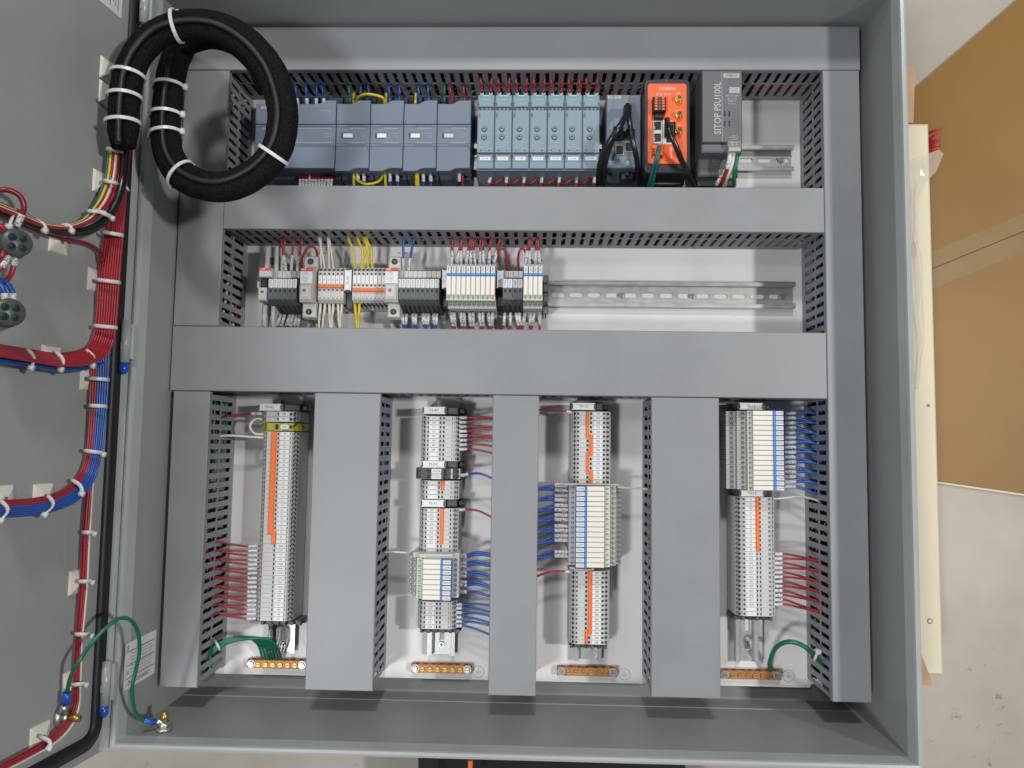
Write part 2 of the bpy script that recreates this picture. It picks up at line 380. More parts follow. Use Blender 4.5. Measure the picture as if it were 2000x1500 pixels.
DT = duct((xl0-1, xr1+1.5, yT0, yT1), 'long horizontal grey duct along the top of the panel', 'x')
DL = duct((xl0, xl1, yM1+.6, yT0-.6), 'vertical grey duct left of the slate controller and fuse holders', 'y')
D1 = duct((xl1+.6, xr0-.6, y10, y11), 'horizontal grey duct between the controller row and the fuse row', 'x')
DM = duct((xm0, xr0-.6, yM0, yM1), 'wide horizontal grey duct across the middle, below the fuse row', 'x')
DR = duct((xr0, xr1, E(1665, 1372).y, yT0-.6), 'tall vertical grey duct down the whole right side', 'y')
def vd(a0, a1, b0, b1, yb, lab, dx=0): return duct(((E(a0, 775).x+E(b0, yb).x)/2, (E(a1, 775).x+E(b1, yb).x)/2, E((b0+b1)/2, yb).y, yM0-.8), lab, 'y')
V1 = vd(335, 405, 315, 389, 1343, 'lower vertical grey duct at the far left, green wires entering its slots')
V2 = vd(612, 742, 598, 729, 1349, 'widest lower vertical grey duct, between the first and second terminal strips')
V3 = vd(962, 1052, 954, 1047, 1359, 'narrow lower vertical grey duct, between second and third terminal strips')
V4 = vd(1272, 1405, 1272, 1407, 1363, 'lower vertical grey duct between the third and fourth terminal strips')
# wires lying in the ducts, glimpsed through the slots
def inner(name, D, cols, axis, label, n=7, a=None, bb=None):
    m = MB(); rnd = random.Random(hash(label) % 1000 if False else len(label)); lo, hi = (D[0], D[1]) if axis == 'x' else (D[2], D[3]); c0, c1 = (D[2], D[3]) if axis == 'x' else (D[0], D[1])
    lo = a if a is not None else lo; hi = bb if bb is not None else hi
    for i in range(n):
        P = []; cc = rnd.uniform(c0+8, c1-8); zz = rnd.uniform(12, 62)
        for k in range(9):
            u = lo+6+(hi-lo-12)*k/8; v = min(c1-6, max(c0+6, cc+rnd.uniform(-12, 12))); q = max(6, zz+rnd.uniform(-10, 10)); P.append((u, v, q) if axis == 'x' else (v, u, q))
        m.tube(spline(P, 4), 2.1, rnd.choice(cols), 5)
    o = m.build(name, label=label, category='wires'); center_origin(o)
inner('wire_bundle', DR, ['wdred', 'wred', 'wblk', 'wblue', 'wblk', 'wblk'], 'y', 'mixed red, blue and black wires inside the tall right duct', 26)
inner('wire_bundle', DL, ['wred', 'wblue', 'wblk', 'wwht'], 'y', 'mixed wires inside the upper left vertical duct', 26)
inner('wire_bundle', V1, ['wdred', 'wgrn', 'wdred', 'wblk', 'wblk'], 'y', 'dark red and green wires inside the lower left duct', 22)
inner('wire_bundle', D1, ['wblk', 'wdred'], 'x', 'dark wires inside the duct under the controller row', 24)
inner('wire_bundle', DM, ['wblk', 'wdred', 'wblue'], 'x', 'dark wires inside the wide middle duct', 30)
inner('wire_bundle', V4, ['wblk', 'wblk', 'wdred'], 'y', 'dark wires inside the duct between third and fourth strips', 22)
inner('wire_bundle', V2, ['wblk', 'wblk', 'wblue'], 'y', 'dark wires inside the widest lower duct', 26)
inner('wire_bundle', V3, ['wblk', 'wblue', 'wdred'], 'y', 'dark wires inside the narrow lower duct between second and third strips', 18)
inner('wire_bundle', DT, ['wblk', 'wblk', 'wblue', 'wdred'], 'x', 'dark wires inside the long top duct', 24)

# ================================================================ DIN RAILS
def rail(axis, a0, a1, c, label, screws=(), z=0, phase=0):
    """rail along its local x, turned for a vertical one"""
    t = empty('din_rail', ((a0, c, z) if axis == 'x' else (c, a0, z)), label, 'mounting rail', 'zinc plated mounting rails', rz=0 if axis == 'x' else math.pi/2)
    L_ = a1-a0; m = MB()
    H = 11
    # profile strips: flange, riser, web
    for sg in (1, -1):
        m.box(0, L_, sg*13.2, sg*17.5, H-1, H, 'zinc', .3); m.box(0, L_, sg*12.3, sg*13.2, 1.6, H, 'zinc'); m.box(0, L_, sg*17.5, sg*18.1, H-2.2, H, 'bright')
    m.box(0, L_, -12.3, -7, .6, 1.6, 'zinc'); m.box(0, L_, 7, 12.3, .6, 1.6, 'zinc')
    k = int(L_//25); o0 = (L_-k*25)/2
    cells = [(0, o0, 0)]+[(o0+i*25, o0+(i+1)*25, 1) for i in range(k)]+[(o0+k*25, L_, 0)]
    for q0, q1, hole in cells:
        if q1-q0 < .2: continue
        if not hole: m.box(q0, q1, -7, 7, .6, 1.6, 'zinc'); continue
        cx = (q0+q1)/2; hx, hy = 12.5, 7; sl, r = 6.3, 3.2
        ang = sorted([math.atan2(hy*sy, hx*sx) for sx in (1, -1) for sy in (1, -1)]+[i*math.pi/10 for i in range(-10, 10)])
        I = []; O = []
        for a in ang:
            ca, sa = math.cos(a), math.sin(a)
            tt = min(hx/abs(ca) if abs(ca) > 1e-6 else 1e9, hy/abs(sa) if abs(sa) > 1e-6 else 1e9); O.append((cx+ca*tt, sa*tt))
            tr = r/abs(sa) if abs(sa) > 1e-6 else 1e9
            if abs(ca*tr) > sl:
                e = sl if ca > 0 else -sl; bq = e*ca; tr = bq+math.sqrt(max(0, bq*bq-(e*e-r*r)))
            I.append((cx+ca*tr, sa*tr))
        n = len(ang); V = [(x, y, 1.6) for x, y in O]+[(x, y, 1.6) for x, y in I]+[(x, y, .6) for x, y in I]
        m.add(V, [(i, (i+1) % n, n+(i+1) % n, n+i) for i in range(n)]+[(n+i, n+(i+1) % n, 2*n+(i+1) % n, 2*n+i) for i in range(n)], 'zinc')
    m.build('rail', t)
    for s_ in screws:
        kx = s_-a0; m = MB(); m.cyl(kx, 0, .3, 3.4, 4.6, 'bright', 12, 3.6); m.box(kx-3, kx+3, -.5, .5, 3.41, 3.7, 'inkgrey'); m.box(kx-.5, kx+.5, -3, 3, 3.72, 3.9, 'inkgrey'); m.cyl(kx, 0, .1, .29, 6.4, 'zinc', 12); m.build('screw', t)
yR1 = at(1500, 310, 8).y; yR2 = at(1300, 576, 8).y
rail('x', D1[0]+12, at(1548, 310, 8).x, yR1, 'zinc rail under the controllers and grey power supply, empty at its right end', [at(1524, 310, 2).x])
rail('x', D1[0]+40, at(1551, 576, 8).x, yR2, 'zinc rail of the fuse row, long empty slotted stretch on its right', [at(1213, 576, 2).x, at(1352, 576, 2).x, at(1528, 576, 2).x])
RC = [(550, 1100, 1275, 'first'), (863, 1100, 1280, 'second'), (1149, 1100, 1290, 'third'), (1463, 1100, 1293, 'fourth')]
railx = []
for px, py, pe, nm in RC:
    cx = at(px, py, 8).x
    if nm == 'first': cx = at(550, 1260, 8).x
    if nm == 'second': cx = at(862, 1260, 8).x
    if nm == 'third': cx = at(1148, 1290, 8).x
    if nm == 'fourth': cx = at(1462, 1260, 8).x
    railx.append(cx); ya = at(px, pe, 8).y; yb = yM0-2
    rail('y', ya, yb, cx, 'vertical zinc rail carrying the %s terminal strip from the left' % nm, [at(px, 1259, 2).y, yb-14])

# ================================================================ TERMINAL BLOCKS
def hfun(prof):
    def f(u):
        for (a, za), (b_, zb) in zip(prof, prof[1:]):
            if a <= u <= b_: return za+(zb-za)*(u-a)/max(1e-6, b_-a)
        return prof[-1][1]
    return f
def decal(m, pts, f, mt, up=.22):
    n = len(pts); V = [(u, v, f(u)+up) for u, v in pts]+[(u, v, f(u)-.3) for u, v in pts]
    m.add(V, [tuple(range(n))]+[(i, n+i, n+(i+1) % n, (i+1) % n) for i in range(n)], mt)
def circ(u, r, v=0, n=12): return [(u+r*math.cos(2*math.pi*i/n), v+r*math.sin(2*math.pi*i/n)) for i in range(n)]
def rc(u0, u1, v0, v1): return [(u0, v0), (u1, v0), (u1, v1), (u0, v1)]
def body_mesh(prof, pitch, mt, feats, base='tb2'):
    """prof: list of (u, z) top outline; feats: decals"""
    hw = pitch/2-.12; m = MB(); us = [p[0] for p in prof]
    m.xprofile([(prof[0][0], 4)]+[(u, z) for u, z in prof]+[(prof[-1][0], 4)], -hw, hw, mt)
    f = hfun(prof)
    for ft in feats:
        if ft[0] == 'c':
            _, u, r, mt2 = ft; decal(m, circ(u, min(r, hw*.96)), f, mt2)
            if mt2 == 'hole2': decal(m, circ(u+.5, min(r, hw)*.55, -.4, 8), f, 'hole', .34)
        elif ft[0] == 'screw':
            _, u, r = ft; decal(m, circ(u, min(r, hw*.9)), f, 'hole2'); decal(m, circ(u, min(r, hw*.9)*.72, .1), f, 'bright', .4); decal(m, rc(u-r*.6, u+r*.6, -.28, .28), f, 'hole', .5)
        elif ft[0] == 's': _, u0, u1, v0, v1, mt2 = ft; decal(m, rc(u0, u1, v0*hw, v1*hw), f, mt2)
        elif ft[0] == 'b': _, u0, u1, z0, z1, mt2 = ft; m.box(u0, u1, -hw+.02, hw-.02, z0, z1, mt2, .5)
    return m
def run(frame, x0, y0, pitch, prof, mt, feats, labels, tagbox, names, name, cat, group, textsize=3.1, flip=False, tagmat='whitel', zt=None, tink='ink', tagh=.92):
    """frame 'col': blocks stacked downwards, u along +x; 'row': stacked to the right, u downwards"""
    me = body_mesh(prof, pitch, mt, feats).mesh('body'); f = hfun(prof); hw = pitch/2-.12; objs = []
    for i, lb in enumerate(labels):
        loc = (x0, y0-pitch*(i+.5), 0) if frame == 'col' else (x0+pitch*(i+.5), y0, 0)
        t = empty(name, loc, names(i, lb), cat, group, rz=0 if frame == 'col' else -math.pi/2)
        o = bpy.data.objects.new('body', me); COL.objects.link(o); o.parent = t
        if tagbox:
            u0, u1 = tagbox; zz = (zt if zt else f((u0+u1)/2)+.1); m = MB(); m.box(u0, u1, -hw*tagh, hw*tagh, zz-1.5, zz+.7, tagmat, .3)
            if lb: m.text(lb, (u0+u1)/2, 0, zz+.78, textsize, tink, math.pi if flip else 0)
            m.build('marker_tag', t)
        objs.append(t)
    return objs
# geometry of a feed-through terminal measured on the third column (u 0 = left end)
def tbprof(W): return [(0, 30), (1.2, 41), (4, 46), (9, 50), (W-9, 50), (W-4, 46), (W-1.2, 41), (W, 30)]
ZT = 50
def colrun(px_l, px_r, py0, py1, labels, feats_px, tag_px, names, **k):
    pm = (py0+py1)/2; x0 = at(px_l, pm, ZT-6).x; x1 = at(px_r, pm, ZT-6).x; W = x1-x0; y0 = at(px_l, py0, ZT).y; y1 = at(px_l, py1, ZT).y
    pitch = (y0-y1)/len(labels); U = lambda p: at(p, pm, ZT).x-x0
    F = []
    for ft in feats_px:
        if ft[0] == 'c': F.append(('c', U(ft[1]), ft[2]/1.48, ft[3]))
        elif ft[0] == 's': F.append(('s', U(ft[1]), U(ft[2]), ft[3], ft[4], ft[5]))
        elif ft[0] == 'screw': F.append(('screw', U(ft[1]), ft[2]/1.48))
    run('col', x0, y0, pitch, tbprof(W), 'tb', F, labels, (U(tag_px[0]), U(tag_px[1])), names, 'terminal_block', 'terminal block', k.get('group'), textsize=3.4, flip=False)
    return x0, x1, y0, pitch
def jumper(px0, px1, py0, py1, label, z0=ZT-1, z1=ZT+2.5):
    m = MB(); a = rect(px0, py0, px1, py1, z1); m.box(*a, z0, z1, 'orange', .8)
    k = int((a[3]-a[2])/5.95)
    for i in range(1, k): pass
    o = m.build('jumper_bar', label=label, category='jumper bar', group='orange jumper bars'); center_origin(o)
# column 1 -----------------------------------------------------------
def c1f(dx): return [('s', 509+dx, 511+dx, -.5, .6, 'hole'), ('s', 514.5+dx, 516+dx, -.6, .6, 'hole'), ('s', 513+dx, 514.4+dx, .3, .6, 'hole'), ('s', 538+dx, 540.5+dx, -.62, .62, 'hole'), ('s', 562.5+dx, 567+dx, -.6, .6, 'hole'), ('c', 572.5+dx, 3.8, 'hole')]
c1n = lambda i, lb: 'light grey terminal block marked %s in the first strip, %s terminal below the marker plate' % (lb or 'blank', ORD[i+1])
colrun(510, 587, 803, 823.5, ['108', 'N'], c1f(4), (545, 564), c1n, group='terminal blocks of the first strip')
x0 = at(510, 833, ZT-6).x; x1 = at(589, 833, ZT-6).x; W = x1-x0; y0 = at(510, 825.5, ZT).y; y1 = at(510, 841, ZT).y
U = lambda p: at(p, 833, ZT).x-x0
run('col', x0, y0, y0-y1, tbprof(W), 'gy', [('s', U(518), U(521), -.6, .5, 'wred'), ('s', U(538), U(544), -.7, .7, 'hole'), ('s', U(566), U(571), -.4, .4, 'hole'), ('c', U(579), 5, 'hole'), ('s', U(514), U(585), -1, -.75, 'hole')], ['GND'], (U(548), U(564)), lambda i, lb: 'yellow-green ground terminal block marked GND near the top of first strip', 'terminal_block', 'terminal block', 'terminal blocks of the first strip', 3.2, tagh=.6)
NL = ['N']*25+['106A', '107A', '111', '113', '114A', '116A', '122A', '126A', '132A', '134A', '138', '142', '147', '151', '154', '158', '161']
c1m = lambda i, lb: ('light grey terminal block marked N in the first strip, %s below the yellow ground terminal' % ORD[i+1]) if lb == 'N' else 'light grey terminal block marked %s with red wire, %s below the N terminals, first strip' % (lb, ORD[i-24])
C1 = colrun(505, 579.5, 842.5, 1212.5, NL, c1f(-2), (541, 559.5), c1m, group='terminal blocks of the first strip')
jumper(526, 536.5, 844, 1043, 'very long orange jumper bar down the first terminal strip')
jumper(530, 538, 1037.5, 1063, 'short orange jumper bar at the foot of the long one, first strip')
# column 2 -----------------------------------------------------------
def c2f(dx, cmat='hole2'): return [('c', 827+dx, 3.4, 'hole'), ('s', 834.5+dx, 837+dx, -.55, .55, 'hole'), ('s', 858.5+dx, 861.5+dx, -.6, .6, 'hole'), ('s', 864.8+dx, 868+dx, -.6, .6, 'hole'), ('s', 882.5+dx, 887.5+dx, -.55, .55, 'hole'), ('s', 885.5+dx, 887.4+dx, -.1, .5, 'tb2'), ('c', 893+dx, 3.8, cmat)]
g2 = 'terminal blocks of the second strip'
mk = lambda lb: 'marked '+lb if lb else 'with blank tag'
C2a = colrun(820.5, 899.5, 812, 900, ['165', '166', '171', '176', '181', '184', '238', '243', '', ''], c2f(0), (838, 856), lambda i, lb: 'light grey terminal block %s, %s from the top of the second strip' % (mk(lb), ORD[i+1]), group=g2)
C2b = colrun(818.5, 898, 938, 974.5, ['', '', '', ''], c2f(-2.5), (835.5, 853.5), lambda i, lb: 'light grey blank terminal block, %s below the two dark fuse terminals of second strip' % ORD[i+1], group=g2)
C2c = colrun(816.5, 896.5, 992, 1079, ['202']*8+['', ''], c2f(-4.5), (833.5, 851.5), lambda i, lb: 'light grey terminal block %s mid second strip, %s of its run' % (mk(lb), ORD[i+1]), group=g2)
C2d = colrun(813.5, 893, 1174, 1228, ['320', '323', '326', '329', '332', '338'], c2f(-7), (831, 849), lambda i, lb: 'light grey terminal block marked %s with blue wire, %s below the second strip relays' % (lb, ORD[i+1]), group=g2)
jumper(861.5, 867.5, 938.5, 957.5, 'tiny orange jumper bar across two blank terminals of second strip')
jumper(859.5, 866, 993, 1062, 'orange jumper bar across the terminals marked 202')
# column 3 -----------------------------------------------------------
def c3f(dx): return [('c', 1121.3+dx, 3.6, 'hole2'), ('s', 1127+dx, 1131+dx, -.5, .5, 'hole'), ('s', 1145.5+dx, 1149.5+dx, -.6, .6, 'hole'), ('s', 1152+dx, 1156+dx, -.6, .6, 'hole'), ('s', 1177.5+dx, 1182+dx, -.5, .5, 'hole'), ('c', 1187+dx, 3.2, 'hole2')]
g3 = 'terminal blocks of the third strip'
C3a = colrun(1113.5, 1194.5, 803, 945, ['206']*16, c3f(0), (1159, 1176.5), lambda i, lb: 'light grey terminal block marked 206, %s from the top of the third strip' % ORD[i+1], group=g3)
C3b = colrun(1110.5, 1192.5, 1114, 1258, ['208']*16, c3f(-3), (1156.5, 1174), lambda i, lb: 'light grey terminal block marked 208 in the third strip, %s below the relays' % ORD[i+1], group=g3)
jumper(1145, 1150.5, 804.5, 855, 'upper left orange jumper bar across the terminals marked 206')
jumper(1151.5, 1157.5, 849, 890, 'upper right orange jumper bar across the terminals marked 206')
jumper(1145, 1150.5, 883.5, 925, 'lower left orange jumper bar across the terminals marked 206')
jumper(1151.5, 1157.5, 920, 943.5, 'shortest, lower right orange jumper bar across the terminals marked 206')
jumper(1149, 1156, 1115, 1239, 'long orange jumper bar across the terminals marked 208')
jumper(1143, 1148.5, 1232, 1259, 'short orange jumper bar at the bottom of the terminals marked 208')
# column 4 -----------------------------------------------------------
g4 = 'terminal blocks of the fourth strip'
def c4f(dx): return [('c', 1443.5+dx, 3.8, 'hole2'), ('s', 1450.5+dx, 1455+dx, -.5, .5, 'hole'), ('s', 1477.5+dx, 1480+dx, -.6, .6, 'hole'), ('s', 1484+dx, 1486.5+dx, -.6, .6, 'hole'), ('s', 1501+dx, 1505.5+dx, -.5, .5, 'hole2'), ('s', 1510+dx, 1512+dx, -.6, .6, 'hole')]
L4 = ['N']*12+['829', '832', '835', '838', '850', '853', '859', '862', '865', '868', '871', '874', '', '']
C4 = colrun(1435, 1516.5, 970, 1203, L4, c4f(0), (1456.5, 1476.5), lambda i, lb: ('light grey terminal block marked N in the fourth strip, %s below the TS-15 plate' % ORD[i+1]) if lb == 'N' else ('light grey terminal block marked %s with red wire, %s below the N terminals, fourth strip' % (lb, ORD[i-11]) if lb else 'light grey blank terminal block, %s in fourth strip' % ('last' if i == 25 else 'last but one')), group=g4)
jumper(1476.5, 1483.5, 970.5, 1077, 'orange jumper bar across the N terminals of the fourth strip')

# marker plates / end stops -------------------------------------------
def plate(px, text, label, dark=None, frame='col', z=54):
    a = rect(*px, z); cx, cy = (a[0]+a[1])/2, (a[2]+a[3])/2
    t = empty('end_stop', (cx, cy, 0), label, 'end stop', 'end stops with white name plates')
    m = MB(); 
    if frame == 'col':
        m.box(a[0]-1-cx, a[1]+1.5-cx, a[2]-.3-cy, a[3]+.3-cy, 4, z-2.5, 'dark2', .6)
        if dark: d = rect(*dark, 40); m.box(a[1]+1.6-cx, d[1]-cx-8, a[2]-cy, a[3]-cy, 4, 46, 'dark', 1); m.box(d[1]-cx-7.9, d[1]-cx, a[2]+1-cy, a[3]-1-cy, 4, 38, 'black', 1)
        m.build('clamp', t); m = MB(); A0, A1, B0, B1 = a[0]-cx, a[1]-cx, a[2]-cy, a[3]-cy; q = 1.6
        m.prism([(A0, B0), (A1, B0), (A1-q, B0+2.2), (A1-q, B1-2.2), (A1, B1), (A0, B1), (A0+q, B1-2.2), (A0+q, B0+2.2)], z-2.4, z, 'whitel')
        m.text(text, 0, 0, z+.08, 4.6, 'ink'); m.build('name_plate', t)
    else:
        m.box(a[0]-cx-.2, a[1]-cx+.2, a[2]-cy-22, a[3]-cy+1.5, 4, z-14, 'dark', 1); m.box(a[0]-cx, a[1]-cx, a[2]-cy-1, a[3]-cy+1, z-14, z-2.5, 'dark2', .6)
        m.build('clamp', t); m = MB(); A0, A1, B0, B1 = a[0]-cx, a[1]-cx, a[2]-cy, a[3]-cy; q = 1.6
        m.prism([(A0, B0), (A0+2.2, B0+q), (A1-2.2, B0+q), (A1, B0), (A1, B1), (A1-2.2, B1-q), (A0+2.2, B1-q), (A0, B1)], z-2.4, z, 'whitel')
        m.text(text, 0, 0, z+.08, 4.4, 'inkgrey', math.pi/2); m.build('name_plate', t)
plate((505, 788.5, 549, 802), 'TS-AC', 'end stop with shaded white plate TS-AC on top of the first strip', (550, 788, 600, 802))
plate((826, 794.5, 870, 808.5), 'TS-AC', 'end stop with white plate TS-AC on top of the second strip', (870, 794, 907, 808))
plate((824, 900.5, 869.5, 914), 'TS-DC', 'end stop with white plate TS-DC above two dark fuse terminals, second strip', (870, 900, 906, 914))
plate((822.5, 976.5, 868, 990), 'TS-11', 'end stop with white plate TS-11 in the middle of the second strip', (870, 976, 905, 990))
plate((1117, 787, 1162, 800.5), 'TS-12', 'end stop with white plate TS-12 on top of the third strip', (1163, 787, 1188, 800))
plate((1444, 787, 1490, 800), 'TS-13', 'end stop with white plate TS-13 on top of the fourth strip', (1490, 787, 1505, 800))
plate((1446, 957.5, 1492, 969.5), 'TS-15', 'end stop with white plate TS-15 between relays and terminals, fourth strip', (1492, 957, 1508, 969))
plate((673, 526, 686, 568), 'TS-DC', 'end stop with upright white plate TS-DC in the fuse row', frame='row', z=54)
plate((863.5, 526, 873.5, 564), 'TS-11', 'end stop with upright white plate TS-11 left of the ten relays', frame='row', z=54)
plate((971, 527, 983, 563), 'TS-14', 'end stop with upright white plate TS-14 right of the ten relays', frame='row', z=54)
# plain dark end clamps
def clamp(px, label, z=44, frame='col'):
    a = rect(*px, z); cx, cy = (a[0]+a[1])/2, (a[2]+a[3])/2; m = MB(); A0, A1, B0, B1 = a[0]-cx, a[1]-cx, a[2]-cy, a[3]-cy
    m.box(A0+3, A1-3, B0, B1, 4, z-8, 'dark2', 1)
    if frame == 'col':
        for k in range(6):
            u = A0+3+(A1-A0-6)*k/5.; m.box(u-2, u+2, B0+.4, B1-.4, z-8.01, z-(1 if k % 2 else 3), 'dark2' if k % 2 else 'dark', .6)
        m.box(A0, A0+2.9, B0, B1-1, 4, z-18, 'dark', 1); m.box(A1-2.9, A1, B0, B1-1, 4, z-18, 'dark', 1)
    else:
        for q0, q1, zz in ((0, .22, 6), (.22, .45, 2), (.45, .55, 5), (.55, .78, 2), (.78, 1, 6)): m.box(A0+.4, A1-.4, B0+(B1-B0)*q0, B0+(B1-B0)*q1-.2, z-8.01, z-zz, 'dark2', .8)
        m.cyl(0, (B0+B1)/2+14, z-3, z-1.8, 2.2, 'hole', 10); m.cyl(0, (B0+B1)/2-12, z-3, z-1.8, 2.2, 'hole', 10)
    m.build('end_clamp', loc=(cx, cy, 0), label=label, category='end clamp', group='dark end clamps')
clamp((506, 1213.5, 588, 1222.5), 'dark ribbed end clamp under the first terminal strip')
clamp((818, 1229, 898, 1238), 'dark ribbed end clamp under the second terminal strip')
clamp((1112, 1259, 1188, 1268), 'dark ribbed end clamp under the third terminal strip')
clamp((1434, 1204, 1512, 1213), 'dark ribbed end clamp under the fourth terminal strip')
clamp((1060.5, 535, 1072, 612), 'charcoal end clamp at the right end of the fuse row', 46, 'row')

# ================================================================ RELAYS (interface relays)
def relrun_col(segs, py0, py1, labels, names, group, textseg, flipx=False):
    """segs: (px0, px1, z, kind)"""
    pm = (py0+py1)/2; zt = 80; y0 = at(segs[0][0], py0, zt).y; y1 = at(segs[0][0], py1, zt).y; pitch = (y0-y1)/len(labels); hw = pitch/2-.1
    xo = at((segs[0][0]+segs[-1][1])/2, pm, zt).x
    rows = []
    m = MB()
    for p0, p1, z, kd in segs:
        a, b_ = at(p0, pm, z).x-xo, at(p1, pm, z).x-xo
        if kd == 'label': lab = (a, b_, z); continue
        if kd == 'body': bod = (a, b_, z); continue
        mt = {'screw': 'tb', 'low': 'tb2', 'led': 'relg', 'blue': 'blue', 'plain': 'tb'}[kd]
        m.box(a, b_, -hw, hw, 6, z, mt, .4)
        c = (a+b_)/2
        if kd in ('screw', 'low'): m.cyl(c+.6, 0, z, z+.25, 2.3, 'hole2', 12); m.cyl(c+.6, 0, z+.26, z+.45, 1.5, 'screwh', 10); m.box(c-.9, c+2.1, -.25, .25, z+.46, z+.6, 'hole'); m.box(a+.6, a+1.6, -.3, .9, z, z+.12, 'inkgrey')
        if kd == 'led': m.cyl(c-.5, 0, z, z+.9, 1.5, 'led', 10); m.box(c+1, b_-.7, -.4, .4, z, z+.2, 'led')
    me = m.mesh('socket')
    m = MB(); m.box(bod[0], bod[1], -hw+.25, hw-.1, 6, bod[2], 'relw', .5); m.box(bod[0]+.3, bod[1]-.3, -hw, -hw+.24, 20, bod[2]-.8, 'wdred'); mb_ = m.mesh('relay')
    for i, lb in enumerate(labels):
        t = empty('interface_relay', (xo, y0-pitch*(i+.5), 0), names(i, lb), 'relay', group)
        for nm, d in (('socket', me), ('relay_body', mb_)):
            o = bpy.data.objects.new(nm, d); COL.objects.link(o); o.parent = t
        m = MB(); m.box(lab[0], lab[1], -hw*.8, hw*.8, lab[2]-4, lab[2], 'whitel', .3); m.box(lab[0]-.3, lab[1]+.3, -hw, hw, 6, lab[2]-4.01, 'blue', .3); m.text(lb, (lab[0]+lab[1])/2, 0, lab[2]+.08, 3.3, 'ink', sx=.9); m.build('marker_tag', t)
    return xo, y0, pitch
relrun_col([(797, 805, 44, 'low'), (805.2, 813, 56, 'low'), (813.3, 824.5, 74, 'led'), (825, 860.5, 82, 'body'), (861, 864, 84, 'blue'), (864.3, 880, 85, 'label'), (880.6, 896, 62, 'screw')], 1091, 1171, ['CR338', 'CR341', 'CR347', 'CR350', 'CR353', 'CR356', 'CR359', 'CR362'], lambda i, lb: 'ivory interface relay with blue tag %s in the second strip' % lb, 'interface relays of the second strip', None)
relrun_col([(1111, 1123.5, 62, 'screw'), (1125.5, 1141.5, 85, 'label'), (1142, 1145.5, 84, 'blue'), (1146, 1180.5, 82, 'body'), (1181, 1191.5, 74, 'led'), (1192, 1202.5, 60, 'screw'), (1203, 1213, 46, 'low')], 949, 1108, ['CR508', 'CR511', 'CR514', 'CR517', 'CR520', 'CR523', 'CR532', 'CR535', 'CR550', 'CR553', 'CR556', 'CR559', 'CR565', 'CR568', 'CR571', 'CR574'], lambda i, lb: 'ivory interface relay with blue tag %s in the third strip' % lb, 'interface relays of the third strip', None)
relrun_col([(1418, 1438, 52, 'low'), (1440, 1459, 64, 'screw'), (1460, 1470.5, 76, 'led'), (1471, 1511, 82, 'body'), (1511.5, 1516, 84, 'blue'), (1516.3, 1531, 85, 'label')], 801, 957, ['CR608', 'CR611', 'CR614', 'CR617', 'CR626', 'CR629', 'CR632', 'CR635', 'CR650', 'CR653', 'CR656', 'CR659', 'CR662', 'CR668', 'CR671', 'CR674'], lambda i, lb: 'ivory interface relay with blue tag %s at the top of the fourth strip' % lb, 'interface relays of the fourth strip', None)
for px, lab in (((806, 1079.5, 897, 1090), 'light grey relay end plate above the eight relays of the second strip'), ((1083, 944.5, 1210, 948), 'thin grey relay end plate above the relays of the third strip'), ((1113, 1108.5, 1160, 1113), 'light grey relay end plate below the relays of the third strip')):
    m = MB(); a = rect(*px, 62); cx, cy = (a[0]+a[1])/2, (a[2]+a[3])/2; m.box(a[0]-cx, a[1]-cx, a[2]-cy, a[3]-cy, 5, 62, 'tb', 1); m.box((a[0]-cx)*.7, (a[1]-cx)*.75, a[2]-cy+.4, a[3]-cy-.4, 62.01, 70, 'tb', 1)
    m.build('end_plate', loc=(cx, cy, 0), label=lab, category='end plate')
# dark fuse terminals lying across the second strip
def fuse_body(pitch, prof, feats): return body_mesh(prof, pitch, 'dark', feats)
fx0 = at(805, 925, 60).x; fx1 = at(899, 925, 50).x; y0 = at(850, 915, 60).y; y1 = at(850, 936, 60).y; pt = (y0-y1)/2
U = lambda p, z=60: at(p, 925, z).x-fx0
pf = [(0, 22), (3, 46), (8, 60), (U(867), 62), (U(869), 52), (U(899, 50)-1, 48), (U(899, 50), 30)]
run('col', fx0, y0, pt, pf, 'dark', [('s', U(806), U(812), -.6, .4, 'hole'), ('c', U(819.5), 2, 'hole'), ('s', U(834), U(841), -.6, .6, 'hole'), ('b', U(870, 50), U(884, 50), 40, 50.5, 'tb'), ('b', U(885, 50), U(898, 50), 34, 48.3, 'tb'), ('s', U(886.5, 50), U(888.5, 50), -.5, .5, 'hole'), ('c', U(893, 50), 2.8, 'hole')], ['FU274', 'FU276'], (U(843), U(862)), lambda i, lb: 'dark fuse terminal block tagged %s in the second strip' % lb, 'fuse_terminal_block', 'fuse terminal', 'dark fuse terminals of the second strip', 3.6, zt=62)

# ================================================================ FUSE ROW (second row)
def rowrun(n, px0, px1, prof_px, mt, feats, tags, tagpx, names, name, cat, group, size, tagmat='whitel', ztag=None, pm=575):
    """prof_px: list of (py, z)"""
    cxp = (px0+px1)/2; zt = max(z for _, z in prof_px); xa = at(px0, pm, zt).x; xb = at(px1, pm, zt).x; pitch = (xb-xa)/n
    y0 = at(cxp, prof_px[0][0], prof_px[0][1]).y
    V = lambda py, z: y0-at(cxp, py, z).y
    prof = [(V(py, z), z) for py, z in prof_px]; f = hfun(prof); F = []
    for ft in feats:
        if ft[0] == 'c': F.append(('c', V(ft[1], ft[4]), ft[2], ft[3]))
        elif ft[0] == 'screw': F.append(('screw', V(ft[1], ft[3]), ft[2]))
        elif ft[0] == 's': F.append(('s', V(ft[1], ft[6]), V(ft[2], ft[6]), ft[3], ft[4], ft[5]))
        elif ft[0] == 'b': F.append(('b', V(ft[1], ft[4]), V(ft[2], ft[4]), ft[3], ft[4], ft[5]))
    zt_ = ztag or 50
    return run('row', xa, y0, pitch, prof, mt, F, tags, (V(tagpx[0], zt_), V(tagpx[1], zt_)), names, name, cat, group, size, flip=True, zt=ztag)+[None], xa, pitch
